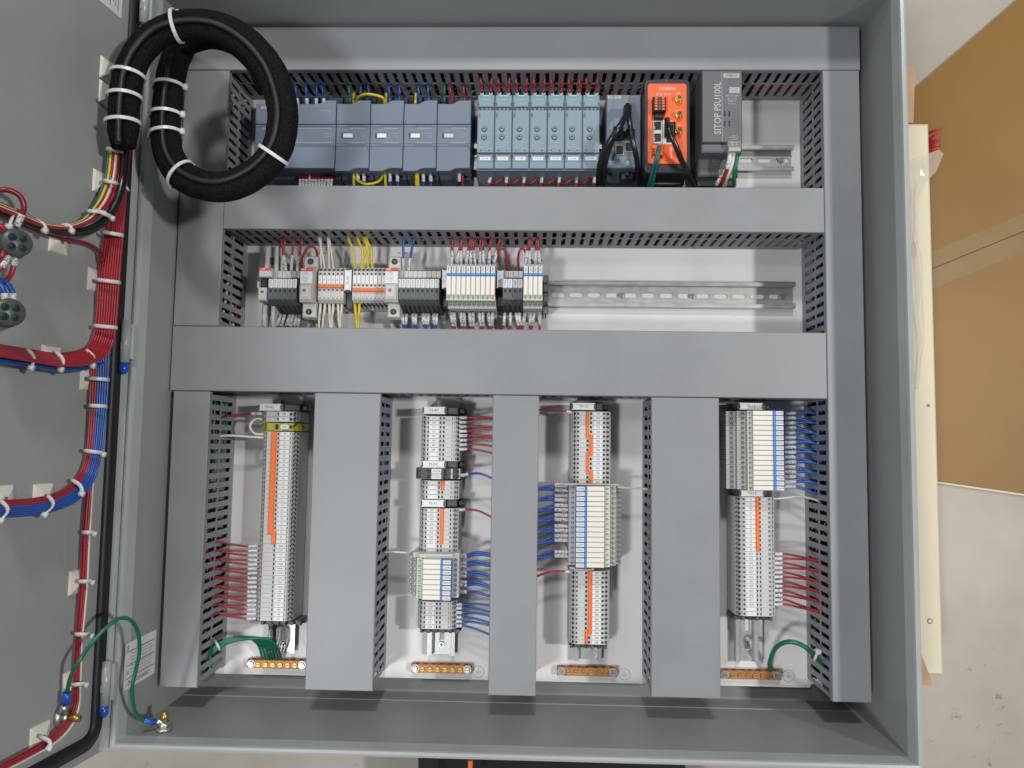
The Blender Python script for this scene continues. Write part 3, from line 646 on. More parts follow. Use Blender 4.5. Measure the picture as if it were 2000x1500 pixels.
FP = [(528, 30), (530, 44), (543.5, 46), (544, 60), (546, 62), (585, 62), (592, 56), (600, 40), (612, 22)]
FF = [('b', 529, 543, 20, 46.5, 'tb'), ('c', 532.5, 2.2, 'hole2', 46), ('s', 538, 541, -.5, .5, 'hole', 46), ('s', 565, 571, -.45, .45, 'hole', 62), ('c', 584.5, 1.3, 'hole', 62), ('s', 588, 589.5, .2, .5, 'hole', 60), ('s', 593, 607, -.55, .3, 'black', 44)]
def fr(n, a, b_, tags, where, grp): return rowrun(n, a, b_, FP, 'dark2', FF, tags, (545, 562), lambda i, lb: 'charcoal fuse terminal tagged %s %s' % (lb, where), 'fuse_terminal_block', 'fuse terminal', grp, 3.3, ztag=62)
fr(6, 523.5, 579.5, ['FU352', 'FU354', 'FU356', 'FU230', 'FU238', 'FU240'], 'in the left group of the fuse row', 'left charcoal fuse terminals')
fr(9, 774, 857.5, ['FU252', 'FU258', 'FU260', 'FU262', 'FU264', 'FU266', 'FU268', 'FU270', 'FU272'], 'in the middle group with blue wires', 'middle charcoal fuse terminals')
fr(4, 982, 1020.5, ['FU808', 'FU826', 'FU847', 'FU856'], 'between the two relay groups of fuse row', 'right charcoal fuse terminals')
TP = [(522, 28), (523.5, 44), (530, 50), (585, 50), (592, 44), (596, 30), (606, 18)]
TF = [('c', 527.5, 2.3, 'hole2', 46), ('s', 533, 537, -.4, .45, 'hole', 50), ('s', 556, 559, -.45, .45, 'hole', 50), ('s', 565, 568, -.45, .45, 'hole', 50), ('s', 568.4, 569, -1, 1, 'tb2', 50), ('s', 581.5, 585.5, -.35, .45, 'hole', 50), ('c', 592, 2.4, 'hole2', 46), ('s', 601, 603, -.3, .4, 'hole', 24)]
rowrun(6, 620.5, 671, TP, 'tb', TF, ['N']*6, (538.5, 554.5), lambda i, lb: 'light grey terminal block marked N with white wires, %s from the left' % ORD[i+1], 'terminal_block', 'terminal block', 'terminal blocks with white wires', 3.2, ztag=50.4)
rowrun(8, 688, 753, TP, 'tb', TF, ['', '', '', '', '', '', '', ''], (538, 554.5), lambda i, lb: 'light grey untagged terminal block of the yellow-wire group, %s from the left' % ORD[i+1], 'terminal_block', 'terminal block', 'terminal blocks with yellow wires', 3.2, ztag=50.4)
def hjumper(px, label):
    m = MB(); a = rect(*px, 54); m.box(*a, ZT-1, 54, 'orange', .9); o = m.build('jumper_bar', label=label, category='jumper bar', group='orange jumper bars'); center_origin(o)
hjumper((620.5, 556.5, 669.5, 562), 'horizontal orange jumper bar across the terminals with white wires'); hjumper((689, 563, 752, 569), 'horizontal orange jumper bar across the terminals with yellow wires')
RP = [(514, 40), (515.5, 60), (518, 76), (587, 76), (589.5, 60), (603, 58), (606, 40), (622, 24)]
def rr_row(n, a, b_, tags, where, grp):
    cxp = (a+b_)/2; xa = at(a, 560, 82).x; xb = at(b_, 560, 82).x; pitch = (xb-xa)/n; hw = pitch/2-.1; yo = at(cxp, 560, 82).y; Y = lambda py, z: at(cxp, py, z).y-yo
    m = MB()
    m.box(-hw, hw, Y(520, 78), Y(515.5, 78), 6, 76, 'tb', .5); m.box(-1.2, 1.2, Y(518.8, 76), Y(517.2, 76), 76.01, 76.3, 'inkgrey')
    m.box(-hw, hw, Y(538.5, 82), Y(534.3, 82), 6, 84, 'blue', .3)
    m.box(-hw, hw, Y(587, 78), Y(576.5, 78), 6, 78, 'relg', .4); m.cyl(0, Y(581, 78), 78, 79, 1.6, 'led', 10); m.box(-.4, .4, Y(586, 78), Y(583.5, 78), 78.01, 78.3, 'led')
    m.box(-hw, hw, Y(603, 60), Y(590, 60), 6, 60, 'tb', .5); m.cyl(0, Y(595, 60), 60, 60.3, 2.6, 'hole2', 12); m.cyl(0, Y(595, 60), 60.31, 60.6, 1.8, 'screwh', 10); m.box(-1.7, 1.7, Y(595, 60)-.3, Y(595, 60)+.3, 60.61, 60.8, 'hole'); m.box(-.8, .4, Y(602, 60), Y(600.5, 60), 60.01, 60.2, 'inkgrey')
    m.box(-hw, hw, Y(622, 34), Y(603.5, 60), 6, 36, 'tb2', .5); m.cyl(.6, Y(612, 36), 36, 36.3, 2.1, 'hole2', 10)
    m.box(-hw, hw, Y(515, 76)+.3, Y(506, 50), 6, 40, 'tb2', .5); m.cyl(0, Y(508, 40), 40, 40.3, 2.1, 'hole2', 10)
    me = m.mesh('socket')
    m = MB(); m.box(-hw+.1, hw-.3, Y(576, 82), Y(538.8, 82), 20, 82, 'relw', .5); m.box(hw-.28, hw, Y(576, 82), Y(538.8, 82), 20, 81, 'wdred'); mr = m.mesh('relay')
    for i, lb in enumerate(tags):
        t = empty('interface_relay', (xa+pitch*(i+.5), yo, 0), 'upright ivory interface relay with blue tag %s, %s' % (lb, where), 'relay', grp)
        for nm, d in (('socket', me), ('relay_body', mr)):
            o = bpy.data.objects.new(nm, d); COL.objects.link(o); o.parent = t
        m = MB(); m.box(-hw*.82, hw*.82, Y(534, 84), Y(519.5, 84), 70, 85, 'whitel', .4); m.box(-hw, hw, Y(534.1, 84), Y(520.5, 84), 6, 69.9, 'blue', .3); m.text(lb, 0, Y(526.7, 84), 85.1, 3.5, 'ink', math.pi/2, sx=.85); m.build('marker_tag', t)
rr_row(10, 871.5, 967, ['CR405', 'CR408', 'CR411', 'CR414', 'CR417', 'CR423', 'CR426', 'CR429', 'CR432', 'CR450'], 'among the ten of the fuse row', 'ten interface relays of the fuse row')
rr_row(4, 1022, 1060, ['CR811', 'CR814', 'CR817', 'CR820'], 'among the four of the fuse row', 'four interface relays of the fuse row')

# ---- miniature fuse holders with red stripe
def fholder(px, label, opened=False):
    """px: x of low housing (x0, x1) and of the high nose (n0, n1)"""
    (x0_, x1_), (n0, n1) = px; zl, zn = 50, 68
    a = rect(x0_, 500, x1_, 620, zl); cx, cy = (a[0]+a[1])/2, (a[2]+a[3])/2; xm = (x0_+x1_)/2
    Yl = lambda p: at(xm, p, zl).y-cy; Yn = lambda p, z=zn: at((n0+n1)/2, p, z).y-cy; Xn = lambda p, z=zn: at(p, 550, z).x-cx
    t = empty('fuse_holder', (cx, cy, 0), label, 'fuse holder', 'ivory fuse holders with red stripe')
    m = MB(); A0, A1 = a[0]-cx, a[1]-cx
    m.box(A0, A1, Yl(621), Yl(500), 4, 40, 'ivory', 2)
    m.box(A0+.5, A1-.3, Yl(530), Yl(500.5), 40.01, zl, 'ivory', 1.5); m.box(A0+.5, A1-.3, Yl(620), Yl(592), 40.01, zl, 'ivory', 1.5)
    c = (A0+A1)/2
    for p in (511, 609): m.cyl(c, Yl(p), zl, zl+.3, 4.2, 'hole', 14); m.cyl(c, Yl(p), zl+.31, zl+.5, 2.4, 'dark2', 10)
    m.box(Xn(n0), Xn(n1), Yn(589), Yn(523), 40.02, zn-2, 'ivory', 1.2); m.build('housing', t)
    m = MB(); m.box(Xn(n0)+.3, Xn(n1)-.3, Yn(529), Yn(523.5), zn-1.99, zn, 'redp', .3); m.text('ABB', Xn(n0+7), Yn(526), zn+.1, 3.6, 'whitel')
    m.build('brand_stripe', t)
    m = MB(); m.box(Xn(n0)+.5, Xn(n1)-.5, Yn(553), Yn(529.5), zn-1.98, zn-.6, 'whitel', .3)
    for k, (q, s) in enumerate(((532, 'E 91/30'), (535.5, '30A 690V'), (541, 'AC-22B UL'), (544.5, 'IEC 60947'), (548.5, '10x38'))): m.text(s, Xn((n0+n1)/2-2), Yn(q), zn-.5, 2.0, 'inkgrey')
    m.build('rating_label', t)
    m = MB(); m.box(Xn(n0)+.8, Xn(n1)-1, Yn(586), Yn(555), zn-1.97, zn+3, 'ivory', 1.5); m.box(Xn(n0)+2.2, Xn(n1)-3, Yn(581, zn+3), Yn(557, zn+3), zn+3.01, zn+4.2, 'ivory', .8); m.box(Xn((n0+n1)/2-4), Xn((n0+n1)/2+2), Yn(571), Yn(565), zn+4.21, zn+4.4, 'inkgrey'); m.build('lever', t)
fholder(((591, 619), (585, 610)), 'ivory fuse holder with red stripe, between fuse terminals and white-wire terminals')
fholder(((757, 782), (751, 777)), 'ivory fuse holder with red stripe, right of the yellow-wire terminals')
# the first holder, its lever open: built in two narrow halves
a = rect(509, 480, 540, 638, 45); cx, cy = (a[0]+a[1])/2, (a[2]+a[3])/2
t = empty('fuse_holder', (cx, cy, 0), 'ivory fuse holder with open lever and red stripe, leftmost on its rail', 'fuse holder', 'ivory fuse holders with red stripe')
Q = lambda x, y, z: (at(x, y, z).x-cx, at(x, y, z).y-cy)
m = MB()
for x0_, x1_, ya_, yb_ in ((515, 526, 480, 530), (533.5, 543, 480, 534), (509.5, 520, 594, 639), (527, 536, 596, 639)):
    q0 = Q(x0_, yb_, 46); q1 = Q(x1_, ya_, 46); m.box(q0[0], q1[0], q0[1], q1[1], 4, 46, 'ivory', 2)
q0 = Q(527, 525, 44); m.cyl(q0[0], Q(527, 509, 40)[1], 30, 40.3, 4.2, 'hole'); q0 = Q(523, 608, 40); m.cyl(q0[0], q0[1], 30, 40.3, 4.5, 'black')
q0 = Q(515, 640, 36); q1 = Q(542, 482, 36); m.box(q0[0], q1[0], q0[1], q1[1], 4, 34, 'ivory', 1); m.build('housing', t)
m = MB(); q0 = Q(505, 541, 66); q1 = Q(530.5, 523, 66); m.box(q0[0], q1[0], q0[1], q1[1], 34.02, 66, 'ivory', 1); q2 = Q(505.5, 528, 66); m.box(q0[0]+.3, q1[0]-.3, q2[1], q1[1]-.2, 66.01, 67, 'redp', .2); m.text('ABB', q0[0]+6, (q2[1]+q1[1])/2, 67.1, 3.4, 'whitel'); m.build('nose', t)
m = MB(); q0 = Q(507, 560, 60); q1 = Q(523, 541.5, 60); m.box(q0[0], q1[0], q0[1], q1[1], 34.03, 58, 'black', 1); q0 = Q(502.5, 587, 66); q1 = Q(520, 561, 66); m.box(q0[0], q1[0], q0[1], q1[1], 34.04, 66, 'ivory', 1.5); q2 = Q(501.5, 562, 66); q3 = Q(505, 549, 66); m.box(q2[0], q3[0], q2[1], q3[1], 50, 66, 'ivory', 1)
q4 = Q(509, 572, 66); q5 = Q(515, 568, 66); m.box(q4[0], q5[0], q4[1], q5[1], 66.01, 66.3, 'wdred'); m.build('lever', t)
for s_, px_, py_ in (('FS-147', 628, 495), ('FS-149', 786, 495)):
    m = MB(); q = at(px_, py_, 0); m.box(-9, 9, -3.2, 3.2, .05, .25, 'whitel'); m.text(s_, 0, 0, .3, 5.2, 'ink'); m.build('panel_label', loc=(q.x, q.y, 0), label='small printed panel label %s above an ivory fuse holder' % s_, category='label')

# ================================================================ TOP ROW DEVICES
ZP = 80
def quadbox(m, pts, z0, z1, mt, c=0): m.prism([(p.x, p.y) for p in pts], z0, z1, mt, c)
def plc(px0, px1, label, cpu=False):
    cx = at((px0+px1)/2, 262, ZP); t = empty('control_module' if not cpu else 'controller', (cx.x, cx.y, 0), label, 'controller' if cpu else 'control module', 'slate blue control modules' if not cpu else None)
    X = lambda p, z=ZP, y=262: at(p, y, z).x-cx.x; Y = lambda p, z=ZP: at((px0+px1)/2, p, z).y-cx.y
    wv = px1-px0; s0 = px1-38 if cpu else px0+wv*.40; s1 = px1-15 if cpu else px0+wv*.68
    m = MB(); m.box(X(px0)+.5, X(px1)-.5, Y(354, 40), Y(196, 40)+2, 4, 46, 'plcd', 1)
    m.box(X(px0)+.2, X(px1)-.2, Y(327), Y(204), 46.01, ZP-6, 'plc'); 
    if cpu:
        for k in range(14): m.box(X(px0+12+k*10, 46), X(px0+18+k*10, 46), Y(346, 46), Y(342, 46), 46.01, 46.4, 'hole')
    m.build('housing', t)
    # upper flap
    def up(dy=0):
        xs = [px0+.4]+[s0+(s1-s0)*k/6 for k in range(7)]+[px1-.4]
        return [(X(x), Y(203 if x <= s0 else (196 if x >= s1 else 203-7*(.5-.5*math.cos(math.pi*(x-s0)/(s1-s0)))))) for x in xs]
    U_ = up(); m = MB(); m.prism([(X(px0+.4), Y(242)), (X(px1-.4), Y(242))]+U_[::-1], ZP-5.99, ZP, 'plc', .5)
    if cpu: m.box(X(508), X(520), Y(212.5), Y(207.5), ZP, ZP+.2, 'print'); m.text('SIEMENS', X(514), Y(210), ZP+.25, 1.9, 'ink'); m.text('SIMATIC S7-1200', X(635), Y(216), ZP+.1, 2.0, 'print')
    m.build('upper_flap', t)
    m = MB(); xs = [px0+.4, s0-6, s1-6 if not cpu else s0, px1-.4]
    if cpu: P = [(X(px0+.4), Y(328)), (X(px1-.4), Y(328)), (X(px1-.4), Y(286)), (X(px0+.4), Y(286))]
    else: P = [(X(px0+.4), Y(334)), (X(s0-4), Y(334)), (X(s0+2), Y(333)), (X(s1-8), Y(329)), (X(s1), Y(328)), (X(px1-.4), Y(328)), (X(px1-.4), Y(286)), (X(px0+.4), Y(286))]
    m.prism(P, ZP-5.98, ZP, 'plc', .5); m.build('lower_flap', t)
    m = MB(); zc = ZP-1.5; m.box(X(px0+.4), X(px1-.4), Y(285.6), Y(242.4), ZP-5.97, zc, 'plc', .4)
    for yy in (245, 282.5):
        m.box(X(px0+1), X(px1-1), Y(yy-2.2), Y(yy-2.9), zc, zc+.15, 'plcd'); m.box(X(px0+1), X(px1-1), Y(yy+2.9), Y(yy+2.2), zc, zc+.15, 'plcd')
        k0 = px0+(70 if cpu else wv*.36)
        k = k0
        while k < px1-7: m.box(X(k), X(k+2), Y(yy+1), Y(yy-1), zc, zc+.2, 'plcd'); k += 4.3
        if cpu:
            k = px0+12
            while k < px0+60: m.box(X(k), X(k+2), Y(yy+1), Y(yy-1), zc, zc+.2, 'plcd'); k += 4.3
    for yy, sg in ((248.5, 1), (279, -1)):
        k = px0+(14 if cpu else wv*.42)
        while k < px1-10: m.box(X(k), X(k+1.6), Y(yy+1.2*sg+1), Y(yy+1.2*sg-1), zc, zc+.12, 'print'); k += 3.6
    m.text('SM 1231' if not cpu else 'CPU 1214C', X(px1-15), Y(260), zc+.1, 2.1, 'print'); m.text('AI 8' if not cpu else 'DC/DC/DC', X(px1-13), Y(265), zc+.1, 2.1, 'print')
    if not cpu: m.text('DIAG', X(px0+wv*.3), Y(253), zc+.1, 1.7, 'print')
    # side tabs
    for xx in (px0+2.5, px1-4): m.box(X(xx), X(xx+.8), Y(242), Y(235), ZP+.01, ZP+.2, 'plcd'); m.box(X(xx), X(xx+.8), Y(293), Y(286.5), ZP+.01, ZP+.2, 'plcd')
    m.build('front_band', t)
    if not cpu:
        m = MB(); a0, a1 = px0+wv*.15, px0+wv*.50
        m.box(X(a0), X(a1), Y(269.5), Y(258.5), zc+.01, zc+.35, 'plcd'); m.box(X(a0+4), X(a1-.5), Y(268.5), Y(260), zc+.36, zc+.9, 'ivory' if px0 > 850 else 'whitel', .3); m.build('window', t)
plc(497.5, 655, 'wide slate blue controller half hidden behind the black cable coil', True)
for i, (a0, a1) in enumerate(((656, 722), (722.6, 787.5), (788.2, 852.8), (853.4, 919))):
    plc(a0, a1, ['slate blue control module directly right of the wide controller', 'slate blue control module with white window, second of the narrow modules', 'slate blue control module with white window, third of the narrow modules', 'slate blue control module with beige window, rightmost of the narrow modules'][i])
# monitoring relays
RE = [931.5, 965.8, 1000.2, 1034.5, 1068.8, 1103.1, 1137.5, 1171.8]
for i in range(7):
    p0, p1 = RE[i], RE[i+1]-.4; c = at((p0+p1)/2, 262, 86); z = 86
    X = lambda f_, zz=z: at(p0+(p1-p0)*f_, 262, zz).x-c.x; Y = lambda p, zz=z: at((p0+p1)/2, p, zz).y-c.y
    t = empty('monitoring_relay', (c.x, c.y, 0), ['steel blue monitoring relay with two dials, first from the left, beside the control modules', 'steel blue monitoring relay with two dials, second from the left', 'steel blue monitoring relay with two dials, third from the left', 'steel blue monitoring relay with two dials, middle of the seven', 'steel blue monitoring relay with two dials, third from the right', 'steel blue monitoring relay with two dials, second from the right', 'steel blue monitoring relay with two dials, rightmost, beside the switch cables'][i], 'relay', 'seven steel blue monitoring relays')
    m = MB(); m.box(X(0), X(1), Y(330), Y(184.5), 4, z-6, 'rel'); m.box(X(.02), X(.98), Y(298), Y(215), z-5.99, z, 'rel', .6)
    m.box(X(.02, 60), X(.98, 60), Y(341.5, 60), Y(329, 60), 4, 60, 'reld', 1)
    for q in (.25, .75): m.cyl(X(q, 60), Y(337, 60), 60, 60.4, 2.6, 'hole', 10)
    for q in (.2, .68): m.box(X(q), X(q+.09), Y(294.6), Y(293.2), z, z+.2, 'hole')
    m.text('3RS2500-1AW30', X(.48), Y(217.2), z+.1, 1.9, 'print')
    m.box(X(.07), X(.17), Y(229.5), Y(221.5), z, z+.15, 'ink'); m.box(X(.09), X(.15), Y(225), Y(222.5), z+.16, z+.3, 'rel'); m.box(X(.09), X(.15), Y(228.7), Y(226.2), z+.16, z+.3, 'rel')
    m.text('A', X(.27), Y(223.5), z+.1, 1.8, 'print')
    for q, s in ((283, 'R value 20-60s'), (286.5, 'T measuring 1~')): m.text(s, X(.38), Y(q), z+.1, 1.9, 'print')
    # scales
    for yy, rr_ in ((252, 5.2), (268, 5.2)):
        for k in range(9):
            an = math.radians(-50+k*35); m.box(X(.42)+rr_*math.cos(an)-.3, X(.42)+rr_*math.cos(an)+.3, Y(yy)+rr_*math.sin(an)-.3, Y(yy)+rr_*math.sin(an)+.3, z, z+.12, 'print')
    m.box(X(.1), X(.8), Y(278.4), Y(277.9), z, z+.1, 'print'); m.box(X(.1), X(.8), Y(260.2), Y(259.8), z, z+.1, 'print'); m.build('housing', t)
    m = MB(); m.box(X(.03), X(.97), Y(208), Y(184.5), z-5.98, z-1, 'rel', .7); m.box(X(.03), X(.97), Y(214.6), Y(208.4), z-5.97, z-3, 'reld', .2)
    m.box(X(.17), X(.83), Y(188.8), Y(184.8), z-.99, z-.3, 'teal', .2); m.text('SIEMENS', X(.5), Y(186.9), z-.2, 2.2, 'whitel'); m.text('SIRIUS', X(.5), Y(194), z-.85, 3.1, 'print'); m.text('A1+    A2', X(.5), Y(203), z-.85, 2.2, 'print')
    for q in (.24, .5, .7): m.box(X(q), X(q+.08), Y(213.2), Y(209.5), z-2.99, z-2.6, 'rel')
    for q in (.07, .91): m.box(X(q), X(q+.03), Y(206), Y(199.5), z-.99, z-.7, 'hole')
    m.build('upper_connector', t)
    m = MB(); m.box(X(.03), X(.97), Y(328.5), Y(299.5), z-5.96, z-1, 'rel', .7); m.box(X(.15), X(.85), Y(302), Y(299.8), z-.99, z-.6, 'reld'); m.box(X(.03), X(.97), Y(314.7), Y(314.2), z-.99, z-.85, 'reld')
    for q in (.06, .92): m.box(X(q), X(q+.03), Y(309), Y(301), z-.99, z-.7, 'hole')
    m.build('lower_connector', t)
    m = MB(); m.box(X(.19), X(.8), Y(312.8), Y(306), z-.98, z-.4, 'whitel', .2); m.text(['R115A', 'R117A', 'R154A', 'R134A', 'R154B', 'R126A', 'R134B'][i], X(.5), Y(309.4), z-.3, 3.0, 'inkgrey'); m.build('name_tag', t)
    for yy in (252, 268):
        m = MB(); m.cyl(X(.42), Y(yy), z, z+.9, 3.7, 'hole', 16); m.cyl(X(.42), Y(yy), z+.91, z+1.6, 3.1, 'rel', 16); m.box(X(.42)-2.6, X(.42)+2.6, Y(yy)-.35, Y(yy)+.35, z+1.61, z+1.8, 'hole'); m.box(X(.42)-.35, X(.42)+.35, Y(yy), Y(yy)+2.6, z+1.82, z+1.95, 'hole'); m.build('dial', t)
# network switch
c = at(1218, 256, 84); z = 84
X = lambda p, zz=z: at(p, 256, zz).x-c.x; Y = lambda p, zz=z: at(1218, p, zz).y-c.y
t = empty('network_switch', (c.x, c.y, 0), 'slim blue-grey network switch with black plugs, left of the orange router', 'network switch')
m = MB(); m.box(X(1184.5), X(1251.5), Y(328), Y(184.5), 4, z, 'plc', 1); m.box(X(1185, 60), X(1251, 60), Y(356, 60), Y(328, 60), 4, 60, 'reld', 1)
for k in range(6): m.box(X(1186, 60), X(1250, 60), Y(331+k*4+1.5, 60), Y(331+k*4, 60), 60.01, 61.2, 'plcd')
m.box(X(1186.5), X(1213), Y(192.6), Y(187), z, z+.2, 'beige'); m.text('SIEMENS', X(1199.5), Y(189.8), z+.3, 3.3, 'inkgrey'); m.text('SCALANCE', X(1241), Y(188.5), z+.1, 2.0, 'print'); m.text('XB005', X(1244), Y(192), z+.1, 2.0, 'print')
m.box(X(1197), X(1197.5), Y(260), Y(195), z, z+.1, 'plcd')
for q in (1190, 1224): m.box(X(q), X(q+6), Y(323), Y(314), z, z+.15, 'print')
for q in range(1200, 1245, 5): m.box(X(q), X(q+3), Y(309), Y(308), z, z+.12, 'print')
m.build('housing', t)
for x0_, y0_ in ((1201, 282), (1219, 276)):
    m = MB(); 
    m.box(X(x0_), X(x0_+18), Y(y0_+22), Y(y0_), z+.01, z+1.5, 'zinc', .3); m.box(X(x0_+3), X(x0_+16), Y(y0_+20), Y(y0_+4), z+1.51, z+1.9, 'hole'); m.build('network_port', t)
# router
c = at(1302, 245, 108); z = 108
X = lambda p, zz=z: at(p, 245, zz).x-c.x; Y = lambda p, zz=z: at(1302, p, zz).y-c.y
t = empty('router', (c.x, c.y, 0), 'orange-faced router in a black housing, beside the grey power supply', 'router')
m = MB(); m.prism([(X(1258), Y(331)), (X(1262), Y(338)), (X(1345), Y(338)), (X(1348), Y(333)), (X(1348), Y(159)), (X(1344), Y(154)), (X(1303), Y(152)), (X(1262), Y(154)), (X(1258), Y(160))], 4, z-1, 'black', 1.5)
m.box(X(1302), X(1303), Y(163), Y(152.5), z-.99, z-.6, 'inkgrey'); m.box(X(1266, 70), X(1336, 70), Y(360, 70), Y(338, 70), 4, 70, 'black', 1); m.build('housing', t)
m = MB(); m.prism([(x_, y_) for x_, y_ in [(X(1265)+a, Y(320)+b_) for a, b_ in ((0, 3), (1, .8), (3, 0))]]+[(X(1341)+a, Y(320)+b_) for a, b_ in ((-3, 0), (-1, .8), (0, 3))]+[(X(1341)+a, Y(163.5)+b_) for a, b_ in ((0, -3), (-1, -.8), (-3, 0))]+[(X(1265)+a, Y(163.5)+b_) for a, b_ in ((3, 0), (1, -.8), (0, -3))], z-.98, z+.6, 'router', .3)
m.text('TOSIBOX', X(1303), Y(173.5), z+.7, 4.9, 'whitel', sx=1.05)
for k, q in enumerate((1283, 1291, 1299, 1307)): m.cyl(X(q), Y(184.5), z+.61, z+.7, 1.3, 'whitel', 8); m.cyl(X(q), Y(184.5), z+.71, z+.8, .7, 'router', 8)
for s, q, r_ in (('ANT', 1325, 184), ('WLAN', 1325, 219), ('LTE', 1325, 246)): m.text(s, X(q), Y(r_-1), z+.7, 2.2, 'whitel')
m.text('LOCK 500', X(1311), Y(300), z+.7, 3.2, 'whitel', math.pi/2); m.text('LAN', X(1271), Y(250), z+.7, 2.4, 'whitel', math.pi/2); m.build('front_face', t)
m = MB(); m.box(X(1275, z+10), X(1301, z+10), Y(218, z+10), Y(189, z+10), z+.62, z+11, 'black', 1); m.box(X(1278, z+6), X(1296, z+6), Y(231, z+6), Y(218, z+6), z+.63, z+6, 'black', 1)
for q in (1281.5, 1295.5):
    for k in range(5): a = X(q-2.5, z+11); m.box(a, a+3.2, Y(189.5+k*5.4+4, z+11), Y(189.5+k*5.4, z+11), z+11.01, z+12, 'gy' if False else 'orange', .3)
for k in range(5): m.box(X(1287, z+11), X(1290, z+11), Y(189.5+k*5.4+4, z+11), Y(189.5+k*5.4, z+11), z+11.01, z+11.6, 'hole2')
m.build('screw_plug', t)
m = MB(); m.box(X(1275), X(1293), Y(282), Y(236), z+.61, z+2, 'zinc', .4); m.box(X(1294), X(1314), Y(282), Y(236), z+.61, z+1.6, 'whitel', .4)
for q in (239, 262): m.box(X(1277), X(1290.5), Y(q+16), Y(q), z+2.01, z+2.3, 'hole'); m.box(X(1274.8), X(1279), Y(q+15), Y(q+9), z+2.31, z+2.5, 'beige')
m.box(X(1301), X(1311), Y(279.5), Y(256), z+1.61, z+2, 'hole'); m.build('port_block', t)
for q in (195, 226, 257, 300):
    m = MB(); xx = X(1325); yy = Y(q); m.cyl(xx, yy, z+.6, z+3, 5.2, 'gold', 6); m.cyl(xx, yy, z+3, z+8, 3.6, 'gold', 12); m.cyl(xx, yy, z+8.01, z+8.2, 2.2, 'hole', 10); m.cyl(xx, yy, z+8.1, z+8.6, .8, 'gold', 8); m.build('antenna_socket', t)
m = MB(); m.box(X(1272), X(1294), Y(306), Y(286), z+.61, z+6, 'orange', .8); m.box(X(1285), X(1288), Y(314), Y(306.5), z+.6, z+1, 'hole')
for k in range(3): m.box(X(1274, z+6), X(1279, z+6), Y(290+k*5+3, z+6), Y(290+k*5, z+6), z+6.01, z+6.5, 'hole')
m.build('power_plug', t)
m = MB(); m.box(X(1275, 70), X(1328, 70), Y(360, 70), Y(341, 70), 70.01, 70.3, 'psu'); 
for k in range(4): m.text('MAC 001A 2E %d' % (4*k+3), X(1290, 70), Y(344.5+k*4, 70), 70.4, 2.6, 'print')
m.build('serial_label', t)
# power supply
c = at(1411, 250, 116); z = 116
X = lambda p, zz=z: at(p, 250, zz).x-c.x; Y = lambda p, zz=z: at(1411, p, zz).y-c.y
t = empty('power_supply', (c.x, c.y, 0), 'tall grey power supply with beige screw connectors, right of the router', 'power supply')
m = MB(); m.box(X(1371.5), X(1450), Y(277.5), Y(138), 4, z, 'psu', 1); m.box(X(1370, z-4), X(1449, z-4), Y(298, z-4), Y(277.6), 4, z-4, 'psu', 1.5)
m.box(X(1363, 88), X(1441, 88), Y(344, 88), Y(299, 88), 4, 88, 'psud', 2); m.box(X(1362, 70), X(1438, 70), Y(362, 70), Y(344.5, 70), 4, 70, 'psud', 1)
m.box(X(1410.2), X(1410.8), Y(276), Y(139), z, z+.15, 'print'); m.text('SITOP PSU100L', X(1402.2), Y(211), z+.1, 12.0, 'print', math.pi/2, sx=.86)
m.box(X(1413.5), X(1445), Y(152), Y(143.5), z, z+.15, 'beige'); m.text('SIEMENS', X(1429.3), Y(147.8), z+.25, 4.4, 'inkgrey', sx=.95)
for q, s in ((173, 'DC 24V'), (179, 'DC 5A')): m.box(X(1425), X(1445), Y(q+2.6), Y(q-2.6), z, z+.12, 'print'); m.text(s, X(1435), Y(q), z+.2, 3, 'psud')
for q, s in ((187, '6EP1333-1LB00'), (193, '2X / 3 4 X'), (197.5, 'INPUT 5'), (202.5, 'FS 02 12')): m.text(s, X(1430), Y(q), z+.1, 2.7, 'print')
for a in (1414.5, 1423):
    for b_ in (217, 236): m.box(X(a), X(a+3), Y(b_+10.5), Y(b_), z, z+.2, 'hole')
for q, s in ((265, 'INPUT'), (268.5, '100-240 VAC'), (272, 'L1 N PE')): m.text(s, X(1434), Y(q), z+.1, 2.2, 'print')
for q, s in ((312, '24V DC'), (316, '22.8 - 26.4'), (320, '5 A')): m.text(s, X(1397, 88), Y(q, 88), 88.1, 2.4, 'print')
m.cyl(X(1410, 88), Y(309, 88), 88, 88.5, 2.2, 'hole', 10); m.cyl(X(1410, 88), Y(309, 88), 88.5, 88.8, 1.2, 'print', 8); m.build('housing', t)
def conn(x0_, x1_, y0_, y1_, zc):
    m = MB(); ym = y0_+(y1_-y0_)*.45
    m.box(X(x0_, zc), X(x1_, zc), Y(ym, zc), Y(y0_, zc), zc-9, zc, 'beige', .8); m.box(X(x0_+.5, zc-3), X(x1_-.5, zc-3), Y(y1_, zc-3), Y(ym+.1, zc-3), zc-12, zc-3, 'beige', .8)
    for k in range(3): q = x0_+(x1_-x0_)*(k+.5)/3; m.cyl(X(q, zc), Y((y0_+ym)/2, zc), zc, zc+.2, 2.3, 'inkgrey', 12); m.cyl(X(q, zc), Y((y0_+ym)/2, zc), zc+.21, zc+.5, 1.7, 'bright', 12); m.box(X(q, zc)-1.4, X(q, zc)+1.4, Y((y0_+ym)/2, zc)-.25, Y((y0_+ym)/2, zc)+.25, zc+.51, zc+.7, 'hole')
    m.build('screw_connector', t)
conn(1422, 1447.5, 275.5, 295, z+6); conn(1404, 1431, 330.5, 347, 92)

